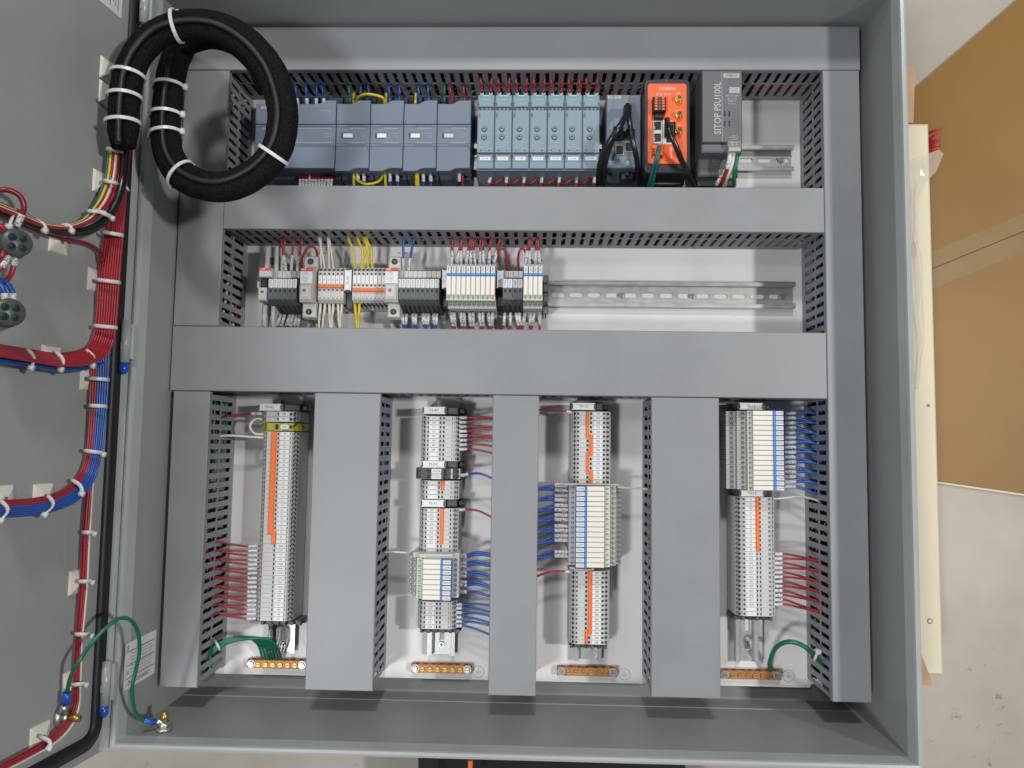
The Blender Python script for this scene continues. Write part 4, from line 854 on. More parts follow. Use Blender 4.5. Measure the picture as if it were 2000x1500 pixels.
# ================================================================ GROUND BARS
for i, (a, b_, ya, yb) in enumerate(((483, 598, 1289, 1306), (803, 921, 1298, 1315), (1088, 1206, 1303.5, 1321), (1408, 1527, 1309, 1328))):
    zb = 10; r = rect(a, ya, b_, yb, zb); cx, cy = (r[0]+r[1])/2, (r[2]+r[3])/2; L2 = (r[1]-r[0])/2
    t = empty('ground_bar', (cx, cy, 0), 'copper ground bar with brass screws at the foot of the %s terminal strip' % ORD[i+1], 'ground bar', 'copper ground bars')
    m = MB(); m.box(-L2, L2, -5.6, 5.6, 1.5, zb, 'copper', .8)
    for k in range(7): m.box(-L2+8+k*(2*L2-16)/6-2.2, -L2+8+k*(2*L2-16)/6+2.2, 5.61, 5.9, 3, 8, 'hole')
    m.build('bar', t)
    for k in range(6):
        u = -L2+15+k*(2*L2-30)/5; m = MB(); m.cyl(u, -.6, zb+.01, zb+1.8, 3.5, 'brass', 14, 3.0); m.box(u-2.6, u+2.6, -.95, -.25, zb+1.81, zb+1.95, 'hole'); m.build('brass_screw', t)
    for sg in (-1, 1):
        m = MB(); u = sg*(L2-5.5); m.cyl(u, 0, zb+.01, zb+1, 5.2, 'zinc', 16); m.cyl(u, 0, zb+1.01, zb+3.4, 4.1, 'bright', 14, 3); m.box(u-2.6, u+2.6, -.5, .5, zb+3.41, zb+3.6, 'inkgrey'); m.build('mounting_screw', t)
    if i:
        sx, sy = ((934, 1312), (1219.5, 1317), (1540, 1320))[i-1]; q = at(sx, sy, 0); m = MB()
        n = 40
        for (R0, R1) in ((7.3, 7.75),):
            V = [(R0*math.cos(2*math.pi*k/n), R0*math.sin(2*math.pi*k/n), .18) for k in range(n)]+[(R1*math.cos(2*math.pi*k/n), R1*math.sin(2*math.pi*k/n), .18) for k in range(n)]
            m.add(V, [(k, (k+1) % n, n+(k+1) % n, n+k) for k in range(n)], 'green')
        m.box(-5, 5, -.25, .1, .1, .2, 'green'); m.box(-.15, .15, .15, 5, .1, .2, 'green'); m.box(-3.4, 3.4, -1.6, -1.35, .1, .2, 'green'); m.box(-2, 2, -2.9, -2.65, .1, .2, 'green')
        m.cyl(0, 0, .03, .09, 7.7, 'panel', 32)
        m.build('ground_symbol_sticker', loc=(q.x, q.y, 0), label='round ground symbol sticker right of the ground bar under %s terminal strip' % ORD[i+1], category='sticker', group='ground symbol stickers')

# ================================================================ WIRES
def wire(pts, mt, r, label, marker=None, group=None, cat='wire', name='wire', n=7, k=6, is3=False, mm='printed'):
    P = [Vector(p) if is3 else at(*p) for p in pts]; sp = spline(P, k); m = MB(); m.tube(sp, r, mt, n)
    o = m.build(name, label=label, category=cat, group=group)
    if marker:
        a, b_ = marker; N = len(sp)-1; i0, i1 = int(a*N), max(int(a*N)+1, int(b_*N)); m = MB(); m.tube(sp[i0:i1+1], r+.65, mm, 8); m.build('wire_marker', o)
    return center_origin(o)
rn = random.Random(3)
# col 1, red wires of the 17 numbered terminals
lbs = NL[25:]
for i, lb in enumerate(lbs):
    y = 842.5+(25+i+.5)*(370/42); x = 505.5-(i*.2); j = i//2 if i % 2 else (i+1)//2
    ye = 1058+17.5*((i+1)//2); 
    wire([(x+3, y, 40), (x-8, y+rn.uniform(-.5, .5), 42), (x-24, y, 44), (455-i*.4, y+(ye-y)*.4, 48), (427, ye, 50), (415, ye+4, 52)], 'wred', 1.35, 'red wire running left from the terminal marked %s, %s from the top' % (lb, ORD[i+1]), (.10, .38), 'red wires left of the first strip')
wire([(512, 808, 42), (490, 808, 46), (455, 811, 50), (430, 816, 50), (418, 818, 48)], 'wred', 1.4, 'red wire at the top of the first strip', (.0, .25))
wire([(513, 819.5, 42), (500, 818, 46), (489.5, 828, 50), (489.5, 838, 50), (499, 847.5, 46), (515, 848, 42)], 'wwht', 1.7, 'short cream loop wire beside the yellow-green ground terminal')
wire([(515, 855, 42), (490, 853.5, 48), (455, 851, 52), (432, 852, 50), (418, 855, 48)], 'wwht', 1.7, 'cream wire running left just below the cream loop')
for i in range(7):
    xe = 512+i*6; wire([(xe, 1290, 7), (xe-1.5, 1277, 16), (xe-9, 1258+i*.5, 34), (xe-28, 1245+i*.3, 46), (452+i*2, 1246+i*.8, 56), (425+i, 1258+i, 62), (404, 1280+i, 60), (388, 1292, 50)], 'wgrn', 1.7, 'green ground wire arching to the first copper ground bar, %s screw' % ORD[i+1], group='green ground wires of the first bar')
m = MB(); q0 = at(420, 1251, 60); q1 = at(430, 1270, 62); m.tube([q0, (q0+q1)/2+Vector((3, 1, 6)), q1], 1.6, 'tie', 6); o = m.build('cable_tie', label='white cable tie around the green wires at the lower left duct', category='cable tie'); center_origin(o)
# col 2 reds
for i, lb in enumerate(['165', '166', '171', '176', '181', '184', '238', '243']):
    y = 812+(i+.5)*8.8; ye = 816+18.3*(i//2)+(2.5 if i % 2 else 0)+(5 if i == 7 else 0)+(10*0); ye += (6 if i == 7 else 0)
    wire([(892, y, 40), (903, y-.5, 42), (915, y-1, 44), (935, (y+ye)/2-2, 46), (960, ye, 48), (972, ye+2, 48)], 'wred', 1.45, 'red wire right of second strip from the terminal marked %s, %s from the top' % (lb, ORD[i+1]), (.10, .38), 'red wires right of the second strip')
wire([(893, 928.5, 40), (905, 928, 42), (915, 926, 44), (937, 925, 48), (960, 934, 50), (972, 940, 50)], 'wblue', 1.6, 'blue wire running right from the fuse terminal tagged FU276', (.1, .4))
wire([(891, 996, 40), (903, 995.5, 42), (912, 995, 44), (935, 998, 47), (960, 1010, 48), (970, 1014, 48)], 'wred', 1.45, 'red wire running right from the top terminal marked 202', (.1, .38))
wire([(800, 1079.5, 46), (785, 1079, 48), (768, 1078, 48), (752, 1079, 46)], 'wwht', 1.4, 'short cream wire running left from the relays of the second strip')
ys = [1084, 1088, 1099, 1106, 1118, 1125, 1137, 1143, 1156]
for i, y in enumerate(ys):
    ye = [1080, 1084, 1100, 1104, 1122, 1126, 1142, 1146, 1163][i]
    wire([(888, y, 36), (898, y, 38), (912, y, 40), (930, (y+ye)/2-3, 44), (958, ye+2, 46), (970, ye+4, 46)], 'wblue', 1.8, 'blue wire running right from the second strip relays, %s from the top' % ORD[i+1], (.12, .42), 'blue wires right of the second strip relays')
for i, y in enumerate([1180, 1187, 1196, 1205, 1213.5, 1222]):
    ye = [1183, 1196, 1203, 1217, 1222, 1240][i]
    wire([(886, y, 40), (897, y+.5, 42), (907, y+.5, 43), (930, (y+ye)/2-2, 46), (958, ye, 48), (968, ye+2, 48)], 'wblue', 1.55, 'blue wire running right from the terminal marked %s, %s below the relays' % (['320', '323', '326', '329', '332', '338'][i], ORD[i+1]), (.1, .36), 'blue wires at the foot of the second strip')
# col 3
wire([(1121, 806.5, 40), (1110, 804, 42), (1100, 802, 44), (1075, 798, 47), (1050, 801, 48), (1036, 804, 48)], 'wred', 1.4, 'red wire running left from the top terminal of third strip', (.08, .3))
for i in range(12):
    k = i//2; y = 949+k*18.7+(8.5 if i % 2 else 0)+.5*k; ye = 954+k*21.5+(2 if i % 2 else 0)
    if k > 3: y += 2
    wire([(1116, y, 38), (1104, y, 40), (1086, y-.6, 42), (1068, (y+ye)/2-1, 45), (1050, ye, 47), (1034, ye+3, 47)], 'wblue', 1.85, 'blue wire running left from the third strip relays, %s from the top' % ORD[i+1], (.15, .45), 'blue wires left of the third strip relays')
for i in range(2):
    y = 1078+i*8; wire([(1116, y, 38), (1104, y, 40), (1086, y-.6, 42), (1068, y+1, 45), (1050, 1088+i*2, 47), (1034, 1092+i, 47)], 'wblue', 1.85, 'blue wire running left near the bottom of the third strip relays, %s' % ('upper one' if i == 0 else 'lower one'), (.15, .45), 'blue wires left of the third strip relays')
wire([(1120, 1117.5, 40), (1108, 1116.5, 42), (1096, 1116, 44), (1075, 1117, 47), (1050, 1125, 48), (1036, 1134, 48)], 'wred', 1.55, 'red wire running left from the top terminal marked 208', (.08, .3))
wire([(1204, 951, 46), (1222, 953, 48), (1242, 953, 48), (1258, 955, 46), (1268, 957, 44)], 'wwht', 1.5, 'short cream wire running right from the relays of the third strip')
# col 4
for i in range(16):
    y = 806+i*9.6; k = i//2; ye = 806+19.6*((i+1)//2)
    wire([(1527, y+1, 34), (1536, y+1, 36), (1552, y+.4, 40), (1572, (y+ye)/2-1, 44), (1592, ye+1, 47), (1604, ye+3, 46)], 'wblue', 1.9, 'blue wire running right from the fourth strip relays, %s from the top' % ORD[i+1], (.14, .46), 'blue wires right of the fourth strip relays')
wire([(1508, 974, 42), (1530, 973, 46), (1560, 970, 50), (1585, 974, 50), (1602, 982, 48), (1622, 1010, 60)], 'wwht', 1.5, 'cream wire running right from the N terminals of fourth strip')
for i in range(12):
    y = 970+(12+i+.5)*8.96; ye = 1094.5+19.8*(i//2)+(1 if i % 2 else 0)
    wire([(1507, y, 40), (1519, y, 42), (1534, y, 44), (1560, (y+ye)/2-1.5, 47), (1594, ye, 50), (1606, ye+6, 50)], 'wred', 1.45, 'red wire right of fourth strip from the terminal marked %s, %s from the top' % (L4[12+i], ORD[i+1]), (.10, .34), 'red wires right of the fourth strip')
wire([(1504, 1309, 8), (1504, 1292, 20), (1514, 1267, 40), (1536, 1254, 54), (1562, 1258, 60), (1586, 1275, 60), (1606, 1297, 50), (1618, 1304, 40)], 'wgrn', 3.0, 'thick green ground wire arching from the fourth copper bar', n=9)
m = MB(); q0 = at(1590, 1290, 66); q1 = at(1597, 1272, 66); m.tube([q0, (q0+q1)/2+Vector((-1, 0, 3)), q1], 1.9, 'tie', 6); m.cyl(q1.x, q1.y, q1.z-3, q1.z+3, 3.4, 'tie', 8); o = m.build('cable_tie', label='white cable tie on the thick green ground wire', category='cable tie'); center_origin(o)
# fuse row wires
def vw(xa, ya, xb, yb, mt, lab, r=1.55, mk=None, za=38, zb=48, bow=0, grp=None, mm='printed'):
    wire([(xa, ya, za), (xa+(xb-xa)*.25, ya+(yb-ya)*.3, za+6), (xa+(xb-xa)*.6+bow, ya+(yb-ya)*.65, zb), (xb, yb, zb+2), (xb+(xb-xa)*.1, yb+(yb-ya)*.12, zb-6)], mt, r, lab, mk, grp, mm=mm)
for i, (xa, xb) in enumerate(((550, 556), (559, 549), (568.5, 573), (580, 590))): vw(xa, 533, xb, 468, 'wred', 'red wire rising from the left fuse terminals, %s from the left' % ORD[i+1], mk=(.05, .42), grp='red wires above the left fuse terminals')
wire([(588, 525, 44), (590, 505, 54), (600, 485, 60), (612, 482, 60), (619, 492, 54), (620, 502, 46)], 'wred', 1.7, 'red wire looping over the ivory fuse holder')
for i, (xa, xb) in enumerate(((542, 548), (551, 556), (561, 566), (567, 572), (576, 580), (583, 586))): vw(xb, 616, xa-6, 645, 'wred', 'red wire below the left fuse terminals, %s from the left' % ORD[i+1], mk=(.02, .55), za=30, zb=34, grp='red wires below the left fuse terminals')
for i, (xa, xb, yb) in enumerate(((627, 626, 470), (635, 624, 469), (643.5, 641, 469), (652, 643, 470))): vw(xa, 529, xb, yb, 'wwht', 'cream wire rising from the terminals marked N, %s from the left' % ORD[i+1], 1.75, grp='cream wires above the N terminals')
for i, (xa, xb) in enumerate(((626, 623), (635, 630), (643, 646), (651, 648), (660, 664), (668, 664))): vw(xa, 592, xb, 645, 'wwht', 'cream wire falling from the terminals marked N, %s from the left' % ORD[i+1], 1.75, za=40, zb=40, bow=-1, grp='cream wires below the N terminals')
for i, (xa, xb) in enumerate(((695, 681), (704, 716), (711, 699), (720, 712), (729, 716))): vw(xa, 529, xb, 468, 'wyel', 'yellow wire rising from its terminals, %s from the left' % ORD[i+1], 1.85, bow=4, grp='yellow wires above their terminals')
for i, (xa, xb) in enumerate(((693, 697), (702, 699))): vw(xa, 592, xb, 645, 'wyel', 'yellow wire falling from its terminals, %s one' % ('left' if i == 0 else 'right'), 1.85, za=40, zb=40, grp='yellow wires below their terminals')
for i, (xa, xb) in enumerate(((788, 787), (797, 809))): vw(xa, 532, xb, 464, 'wblue', 'blue wire rising from the middle fuse terminals, %s one' % ('left' if i == 0 else 'right'), 1.7, mk=(.04, .35), grp='blue wires above the middle fuse terminals')
for i, xa in enumerate((786, 794, 806, 812, 826, 831, 837, 847, 853)): vw(xa, 614, xa+[2, -3, 2, -1, 2, 0, -3, 1, -2][i], 645, 'wblue', 'blue wire below the middle fuse terminals, %s from the left' % ORD[i+1], 1.5, (.0, .5), 30, 34, grp='blue wires below the middle fuse terminals')
for i, (xa, xb) in enumerate(((882, 884), (892, 901), (900, 902), (910, 919), (919, 921), (928, 923), (937, 938), (945, 942), (955, 958), (965, 976))): vw(xa, 516, xb, 467, 'wred', 'red wire rising from the ten relays, %s from the left' % ORD[i+1], 1.65, (.0, .42), 46, 52, grp='red wires above the ten relays')
wire([(969, 512, 46), (973, 493, 54), (981, 486, 56), (988, 494, 54), (991, 512, 46), (989, 534, 38)], 'wred', 1.6, 'red wire looping down to the fuse terminal tagged FU808'); wire([(1014, 533, 38), (1012, 505, 50), (1016, 488, 56), (1024, 487, 54), (1028, 500, 44)], 'wred', 1.6, 'red wire curling up from the fuse terminal tagged FU856')
for i, xa in enumerate((881, 887, 900, 906, 917, 924, 936, 943, 954, 962)): vw(xa, 610, xa+[4, 2, 3, 2, 3, 0, 3, 0, 3, -2][i], 646, 'wred', 'red wire below the ten relays, %s from the left' % ORD[i+1], 1.7, (.05, .6), 38, 38, grp='red wires below the ten relays')
for i, (xa, xb) in enumerate(((1026, 1033), (1034, 1035), (1045, 1048), (1054, 1050))): vw(xa, 516, xb, 467, 'wred', 'red wire rising from the four relays, %s from the left' % ORD[i+1], 1.65, (.0, .42), 46, 52, grp='red wires above the four relays')
for i, (xa, xb) in enumerate(((986, 983), (997, 996), (1008, 1014), (1014, 1018), (1025, 1020), (1036, 1034), (1043, 1038), (1054, 1054))): vw(xa, 612, xb, 646, 'wred', 'red wire below the right end of fuse row, %s from the left' % ORD[i+1], 1.6, (.02, .55), 36, 38, grp='red wires below the right end of the fuse row')
# top row wires
tw = [(582, 'wblue'), (600, 'wblue'), (618, 'wblue'), (634, 'wblue'), (684, 'wgrn'), (704, 'wblue'), (724, 'wblue'), (762, 'wblue'), (780, 'wblue'), (822, 'wblue'), (838, 'wblue'), (868, 'wgrn'), (884, 'wred'), (908, 'wred')]
for i, (xa, mt) in enumerate(tw): vw(xa, 206, xa-6+(i % 3)*3, 168, mt, '%s wire above the slate blue controllers, %s from the left' % ({'wblue': 'dark blue', 'wgrn': 'green', 'wred': 'red'}[mt], ORD[i+1]), 1.7, (0, .3) if i < 4 else None, 50, 56, grp='wires above the controllers', mm='clearm')
for i, (xa, xb, yt) in enumerate(((688, 752, 184), )): wire([(xa+7, 204, 56), (xa+12, 190, 68), ((xa+xb)/2-2, yt, 74), (xb-6, 190, 68), (xb, 204, 56)], 'wyel', 1.8, 'yellow jumper wire arching above the slate blue modules')
for i, (xa, mt) in enumerate(((690, 'wyel'), (753, 'wyel'), (811, 'wyel'))): vw(xa, 206, xa+1, 184, mt, 'short yellow wire stub above the modules, %s from the left' % ORD[i+1], 1.7, za=50, zb=54, grp='yellow stubs above the modules')
wire([(690, 332, 46), (692, 344, 52), (708, 358, 58), (724, 359, 60), (742, 352, 56), (754, 332, 46)], 'wyel', 1.8, 'yellow jumper wire sagging below the slate blue modules')
for i, (xa, mt) in enumerate(((691, 'wyel'), (699, 'wblue'), (711, 'wblue'), (752, 'wyel'), (762, 'wblue'), (776, 'wblue'), (813, 'wyel'), (816, 'wyel'), (827, 'wblue'), (841, 'wblue'), (897, 'wblk'), (903, 'wred'))): vw(xa, 336, xa+(1 if i % 2 else 0), 364, mt, '%s wire below the slate blue modules, %s from the left' % ({'wyel': 'yellow', 'wblue': 'blue', 'wblk': 'black', 'wred': 'red'}[mt], ORD[i+1]), 1.8, (0, .5) if mt in ('wblue', 'wblk') else None, 50, 52, grp='wires below the modules')
for i in range(11): vw(586+i*6.2, 344, 586+i*6, 364, 'wred' if i != 3 else 'wwht', 'thin %s wire below the wide controller, %s from the left' % ('red' if i != 3 else 'white', ORD[i+1]), 1.5, (.25, .95), 52, 54, grp='wires below the wide controller')
for i in range(7):
    p0 = RE[i]
    for k, (f_, dx) in enumerate(((10, -3), (27, 2))): vw(p0+f_, 186, p0+f_+dx, 153, 'wred', 'red wire above the %s monitoring relay, %s one' % (ORD[i+1], ('left', 'right')[k]), 1.9, (0, .14), 60, 64, grp='red wires above the monitoring relays', mm='whitel')
for i in range(7):
    p0 = RE[i]; wire([(p0+(24 if i else 26), 338, 52), (p0+(24 if i else 26)-.5, 350, 52), (p0+22, 360, 50), (p0+20, 366, 48)], 'wred', 1.7, 'red wire with white sleeve below the %s monitoring relay' % ORD[i+1], (0, .6), 'sleeved red wires below the monitoring relays')
    if i: wire([(p0-10 if i > 1 else p0-8, 360, 48), (p0+2, 358, 56), (p0+12, 350, 58), (p0+15, 338, 52)], 'wred', 1.9, 'red wire curving into the underside of the %s monitoring relay' % ORD[i+1], None, 'curved red wires below the monitoring relays')
# network cables
def cable(pts, r, label, mt='wblk'): return wire(pts, mt, r, label, n=10, k=8, cat='cable', name='network_cable')
cable([(1226, 206, 104), (1221, 228, 118), (1205, 255, 124), (1186, 285, 116), (1172, 320, 98), (1168, 366, 60)], 3.9, 'black network cable bowing left from the upper switch port')
cable([(1226, 208, 106), (1229, 235, 118), (1236, 275, 118), (1244, 315, 104), (1248, 366, 62)], 3.4, 'black network cable running down right from the switch')
cable([(1212, 245, 100), (1200, 265, 118), (1190, 290, 112), (1181, 325, 96), (1180, 366, 60)], 3.6, 'black network cable bowing left from the middle switch port')
cable([(1303, 234, 118), (1305, 250, 134), (1318, 280, 132), (1332, 315, 120), (1345, 340, 98), (1356, 366, 66)], 3.6, 'black network cable curving right across the orange router')
wire([(1286, 286, 118), (1282, 305, 122), (1275, 330, 112), (1266, 366, 80)], 'wteal', 2.0, 'dark teal cable from the router power plug'); wire([(1288, 286, 118), (1285, 308, 120), (1280, 332, 108), (1273, 366, 80)], 'wgrn', 2.2, 'green cable from the router power plug')
def plug(px, z0, z1, lab):
    m = MB(); a = rect(*px, z1); cx, cy = (a[0]+a[1])/2, (a[2]+a[3])/2; m.box(a[0]-cx, a[1]-cx, a[2]-cy, a[3]-cy, 0, z1-z0, 'black', 2.2); m.cyl(0, (a[3]-cy)*.3, z1-z0, z1-z0+5, 3.2, 'black', 10, 2.4); m.build('network_plug', loc=(cx, cy, z0), label=lab, category='plug', group='black network plugs')
plug((1219, 204, 1234, 222), 86, 100, 'black network plug in the topmost switch port'); plug((1199, 245, 1218, 268), 86, 98, 'black network plug in the left middle switch port'); plug((1224, 250, 1240, 268), 86, 96, 'black network plug in the right middle switch port')
plug((1299, 236, 1320, 266), 111, 118, 'black network plug in the orange router'); plug((1211, 336, 1238, 352), 62, 76, 'black plug lying under the network switch')
# supply wires
wire([(1426, 293, 108), (1424, 315, 112), (1415, 345, 100), (1404, 366, 70)], 'wred', 2.4, 'red wire with white sleeve from the power supply input', (.15, .5)); wire([(1434, 293, 108), (1431, 318, 110), (1421, 345, 100), (1412, 366, 70)], 'wwht', 2.2, 'cream wire from the power supply input'); wire([(1441, 293, 108), (1439, 315, 112), (1434, 340, 104), (1433, 366, 74)], 'wgrn', 2.4, 'green wire from the power supply input')
wire([(1408, 346, 84), (1402, 356, 84), (1397, 366, 70)], 'wblue', 1.9, 'short blue wire under the power supply', (.2, .8)); wire([(1421, 346, 84), (1419, 356, 84), (1416, 366, 70)], 'wyel', 1.9, 'short yellow wire under the power supply')

# ================================================================ COIL
def P3(px, py, z): return at(px, py, z)
def ringtie(c, tdir, R, lab, head=None, r=1.5, grp='white cable ties on the black coil', wide=1.9):
    t = Vector(tdir).normalized(); a = Vector((0, 0, 1)) if abs(t.z) < .8 else Vector((1, 0, 0)); u = (a-t*a.dot(t)).normalized(); v = t.cross(u)
    Rx, Ry = R if isinstance(R, tuple) else (R, R)
    n = 24; V = []; N = 24
    for i in range(N):
        q = 2*math.pi*i/N; cc = c+v*math.cos(q)*Rx+u*math.sin(q)*Ry; o_ = (v*math.cos(q)+u*math.sin(q))
        V += [cc-t*wide, cc+t*wide, cc+t*wide+o_*1.3, cc-t*wide+o_*1.3]
    m = MB(); m.add(V, [(4*i+k, 4*i+(k+1) % 4, 4*((i+1) % N)+(k+1) % 4, 4*((i+1) % N)+k) for i in range(N) for k in range(4)], 'tie')
    if head is not None:
        q = math.radians(head); cc = c+v*math.cos(q)*(Rx+2)+u*math.sin(q)*(Ry+2); m.tube([cc-t*3.4, cc+t*3.4], 3.2, 'tie', 8)
    o = m.build('cable_tie', label=lab, category='cable tie', group=grp); center_origin(o); return o
ZC = 232
loop = [(238, 288, 262), (239, 240, 262), (242, 190, 260), (251, 140, 256), (272, 98, 252), (305, 66, 250), (345, 50, 250), (395, 46, 250), (440, 56, 249), (487, 86, 247), (526, 132, 244), (548, 190, 240), (552, 240, 237), (538, 295, 233), (500, 338, 230), (450, 362, 227), (405, 364, 224), (358, 345, 220), (330, 308, 216), (322, 262, 212), (324, 210, 208), (331, 155, 202), (342, 112, 200), (362, 80, 196), (410, 66, 194), (460, 78, 192), (505, 118, 190), (530, 170, 188)]
P = spline([P3(*q) for q in loop], 7)
def off(P, a, b_):   # offset in-plane a (to the outside of the loop), up b_
    out = []
    for i, p in enumerate(P):
        t = (P[min(i+1, len(P)-1)]-P[max(i-1, 0)]).normalized(); s_ = Vector((-t.y, t.x, 0)).normalized(); out.append(p+s_*a+Vector((0, 0, b_)))
    return out
m = MB(); m.tube(off(P, 4.0, -2), [(6+6.6*min(1, (i+2)/7))*(1+.012*math.sin(i*1.7)+.02*math.sin(i*.43+1)) for i in range(len(P))], 'braid', 20)
coil = m.build('cable_coil', label='thick black braided cable coil looped from the door into the enclosure', category='cable coil')
m = MB(); m.tube(off(P, -7.5, -1), [(5+5.2*min(1, (i+2)/7))*(1+.02*math.sin(i*.8+2)) for i in range(len(P))], 'braid', 16); m.build('inner_sleeve', coil)
P5 = off(P, -2.5, 11.5)
center_origin(coil)
m = MB(); m.tube(P5[:150], 3.4, 'softblk', 9); th = m.build('thin_cable', label='thin black cable riding along the top of the braided coil', category='cable'); center_origin(th)
def pathat(px, py):
    best = min(range(len(P)), key=lambda i: (lambda c: (c[0]-px)**2+(c[1]-py)**2)(projpx(P[i]))); t = (P[min(best+1, len(P)-1)]-P[max(best-1, 0)]); return P[best], t
def projpx(p):
    c_ = CAMR.transposed() @ (p-CAMP); return (1000+FPX*c_.x/-c_.z, 750-FPX*c_.y/-c_.z)
for px, py, hd, lab in ((345, 50, 200, 'cable tie over the top of the black coil'), (545, 305, None, 'cable tie on the lower right of the black coil'), (350, 340, None, 'cable tie on the lower left of the black coil'), (328, 170, 0, 'uppermost of three cable ties on the left limb of the coil'), (324, 222, 0, 'middle cable tie on the left limb of the coil'), (322, 260, 0, 'lowest of three cable ties on the left limb of the coil'), (246, 148, None, 'top cable tie on the sleeve beside the double tie mount'), (241, 190, None, 'second cable tie on the sleeve beside the double tie mount'), (239, 240, None, 'third, lowest cable tie on the sleeve above the split wires')):
    c, t_ = pathat(px, py); ringtie(c+Vector((0, 0, -.5)), t_, (18.3, 14.6), 'white '+lab, hd)

# ================================================================ DOOR ITEMS
def dwires(Ledge, Redge, mats, what, grp, o0=6, o1=20, r=None, n=7):
    """ribbon of parallel wires between two measured edges on the door"""
    N = len(mats); outl = []
    for i, mt in enumerate(mats):
        f_ = (i+.5)/N; pts = [atD(l[0]+(q[0]-l[0])*f_, l[1]+(q[1]-l[1])*f_, o0+(o1-o0)*f_+2.5*math.sin(math.pi*f_)+rn.uniform(-.5, .5)) for l, q in zip(Ledge, Redge)]
        lab = what(i, mt); rr_ = r or 1.7
        wire(pts, mt, rr_, lab, None, grp, is3=True, n=n, k=7); outl.append(pts)
    return outl
cn = {'wred': 'red', 'wblue': 'blue', 'wwht': 'cream', 'wblk': 'black', 'wyel': 'yellow', 'wteal': 'teal', 'wdred': 'dark red', 'wgrn': 'green'}
# red bundle: sleeve end -> down -> curves left at y 690
LE = [(222, 285), (222, 350), (204, 450), (191, 540), (185, 630), (176, 668), (155, 683), (110, 690), (55, 682), (-10, 672)]
RE2 = [(256, 285), (249, 350), (242, 450), (235, 540), (228, 630), (218, 680), (190, 706), (130, 716), (60, 706), (-10, 694)]
dwires(LE, RE2, ['wred']*9, lambda i, m_: 'red door wire of the wide upper bundle, %s across from the inside of the bend' % ORD[i+1], 'red wires of the wide door bundle', 6, 26, 1.42)
dwires([(210, 684), (190, 710), (130, 718), (60, 708), (-10, 697)], [(216, 700), (188, 716), (130, 725), (60, 717), (-10, 708)], ['wblue']*3, lambda i, m_: 'blue door wire under the red bundle bending left, %s' % ['upper', 'middle', 'lower'][i], 'blue wires under the wide door bundle', 10, 18, 1.4)
# second: red + blue
LE = [(178, 700), (174, 760), (172, 830), (166, 890), (152, 928), (120, 958), (70, 972), (20, 976), (-10, 977)]
RE3 = [(214, 660), (212, 760), (206, 830), (198, 890), (184, 940), (150, 980), (90, 1003), (30, 1010), (-10, 1011)]
dwires(LE, RE3, ['wred', 'wred', 'wred', 'wblue', 'wblue', 'wblue', 'wblue', 'wblue'], lambda i, m_: '%s wire of the red and blue door bundle, %s across from its inside edge' % (cn[m_], ORD[i+1]), 'red and blue wires of the middle door bundle', 6, 20, 1.3)
# third: red + cream
LE = [(170, 930), (163, 1000), (159, 1060), (156, 1130), (151, 1200), (147, 1260), (142, 1330), (138, 1380), (118, 1415), (80, 1448), (-10, 1498)]
RE4 = [(184, 930), (180, 1000), (176, 1060), (173, 1130), (167, 1200), (161, 1260), (159, 1330), (156, 1380), (138, 1425), (95, 1462), (-10, 1518)]
dwires(LE, RE4, ['wred', 'wred', 'wred', 'wwht'], lambda i, m_: '%s wire of the narrow lower door bundle%s' % (cn[m_], '' if m_ == 'wwht' else ', '+ORD[i+1]+' from the left'), 'wires of the narrow lower door bundle', 6, 14, 1.3)
# upper multicolour fan
LE = [(210, 288), (204, 345), (190, 385), (170, 415), (150, 433), (115, 440), (75, 430), (40, 412), (-10, 392)]
RE5 = [(240, 288), (234, 345), (222, 385), (205, 410), (180, 432), (140, 446), (90, 444), (45, 428), (-10, 406)]
dwires(LE, RE5, ['wteal', 'wyel', 'wdred', 'wwht', 'wdred', 'wred'], lambda i, m_: '%s wire of the coloured fan leaving the black sleeve, %s from its inside edge' % (cn[m_], ORD[i+1]), 'coloured wires fanning from the sleeve', 10, 22, 1.5)
o_ = wire([atD(*q) for q in ((246, 285, 26), (240, 350, 26), (228, 395, 26), (205, 430, 22), (172, 450, 20), (130, 454, 18), (80, 442, 16), (35, 424, 14), (-10, 408, 14))], 'wblk', 4.6, 'thick black door cable running with the coloured wires', is3=True, n=10, cat='cable', name='door_cable')
wire([atD(*q) for q in ((-10, 415, 8), (40, 437, 8), (85, 455, 8), (130, 468, 8), (165, 474, 8), (190, 488, 8), (200, 510, 14))], 'wdred', 2.0, 'dark red door wire drooping under the black cable', is3=True)
wire([atD(*q) for q in ((-10, 372, 12), (15, 371, 20), (38, 382, 26), (47, 405, 28), (40, 425, 24), (30, 446, 20))], 'wdred', 2.6, 'dark red wire curling above the upper lamp block', (.75, .98), is3=True)
for k, (a, lab) in enumerate((((-8, 440), 'upper'), ((-8, 500), 'lower'))):
    wire([atD(a[0], a[1]+(0 if k == 0 else 10), 20), atD(4, 443 if k == 0 else 500, 26), atD(10, 455 if k == 0 else 488, 26)], 'wred', 2.4, '%s red wire stub entering the upper lamp block' % lab, is3=True)
wire([atD(*q) for q in ((28, 496, 26), (28, 512, 28), (22, 535, 26), (8, 552, 20), (-10, 556, 18))], 'wred', 2.4, 'red wire curving down with sleeve 111, right one under the upper lamp block', (.05, .35), is3=True)
wire([atD(*q) for q in ((18, 496, 26), (10, 512, 26), (0, 526, 24), (-12, 534, 22))], 'wred', 2.2, 'short red wire with sleeve 112, left one under the upper lamp block', (.1, .6), is3=True)
wire([atD(*q) for q in ((25, 590, 26), (24, 570, 26), (12, 552, 22), (-10, 545, 20))], 'wblue', 2.6, 'upper blue wire with sleeve above the lower lamp block', (.0, .3), is3=True)
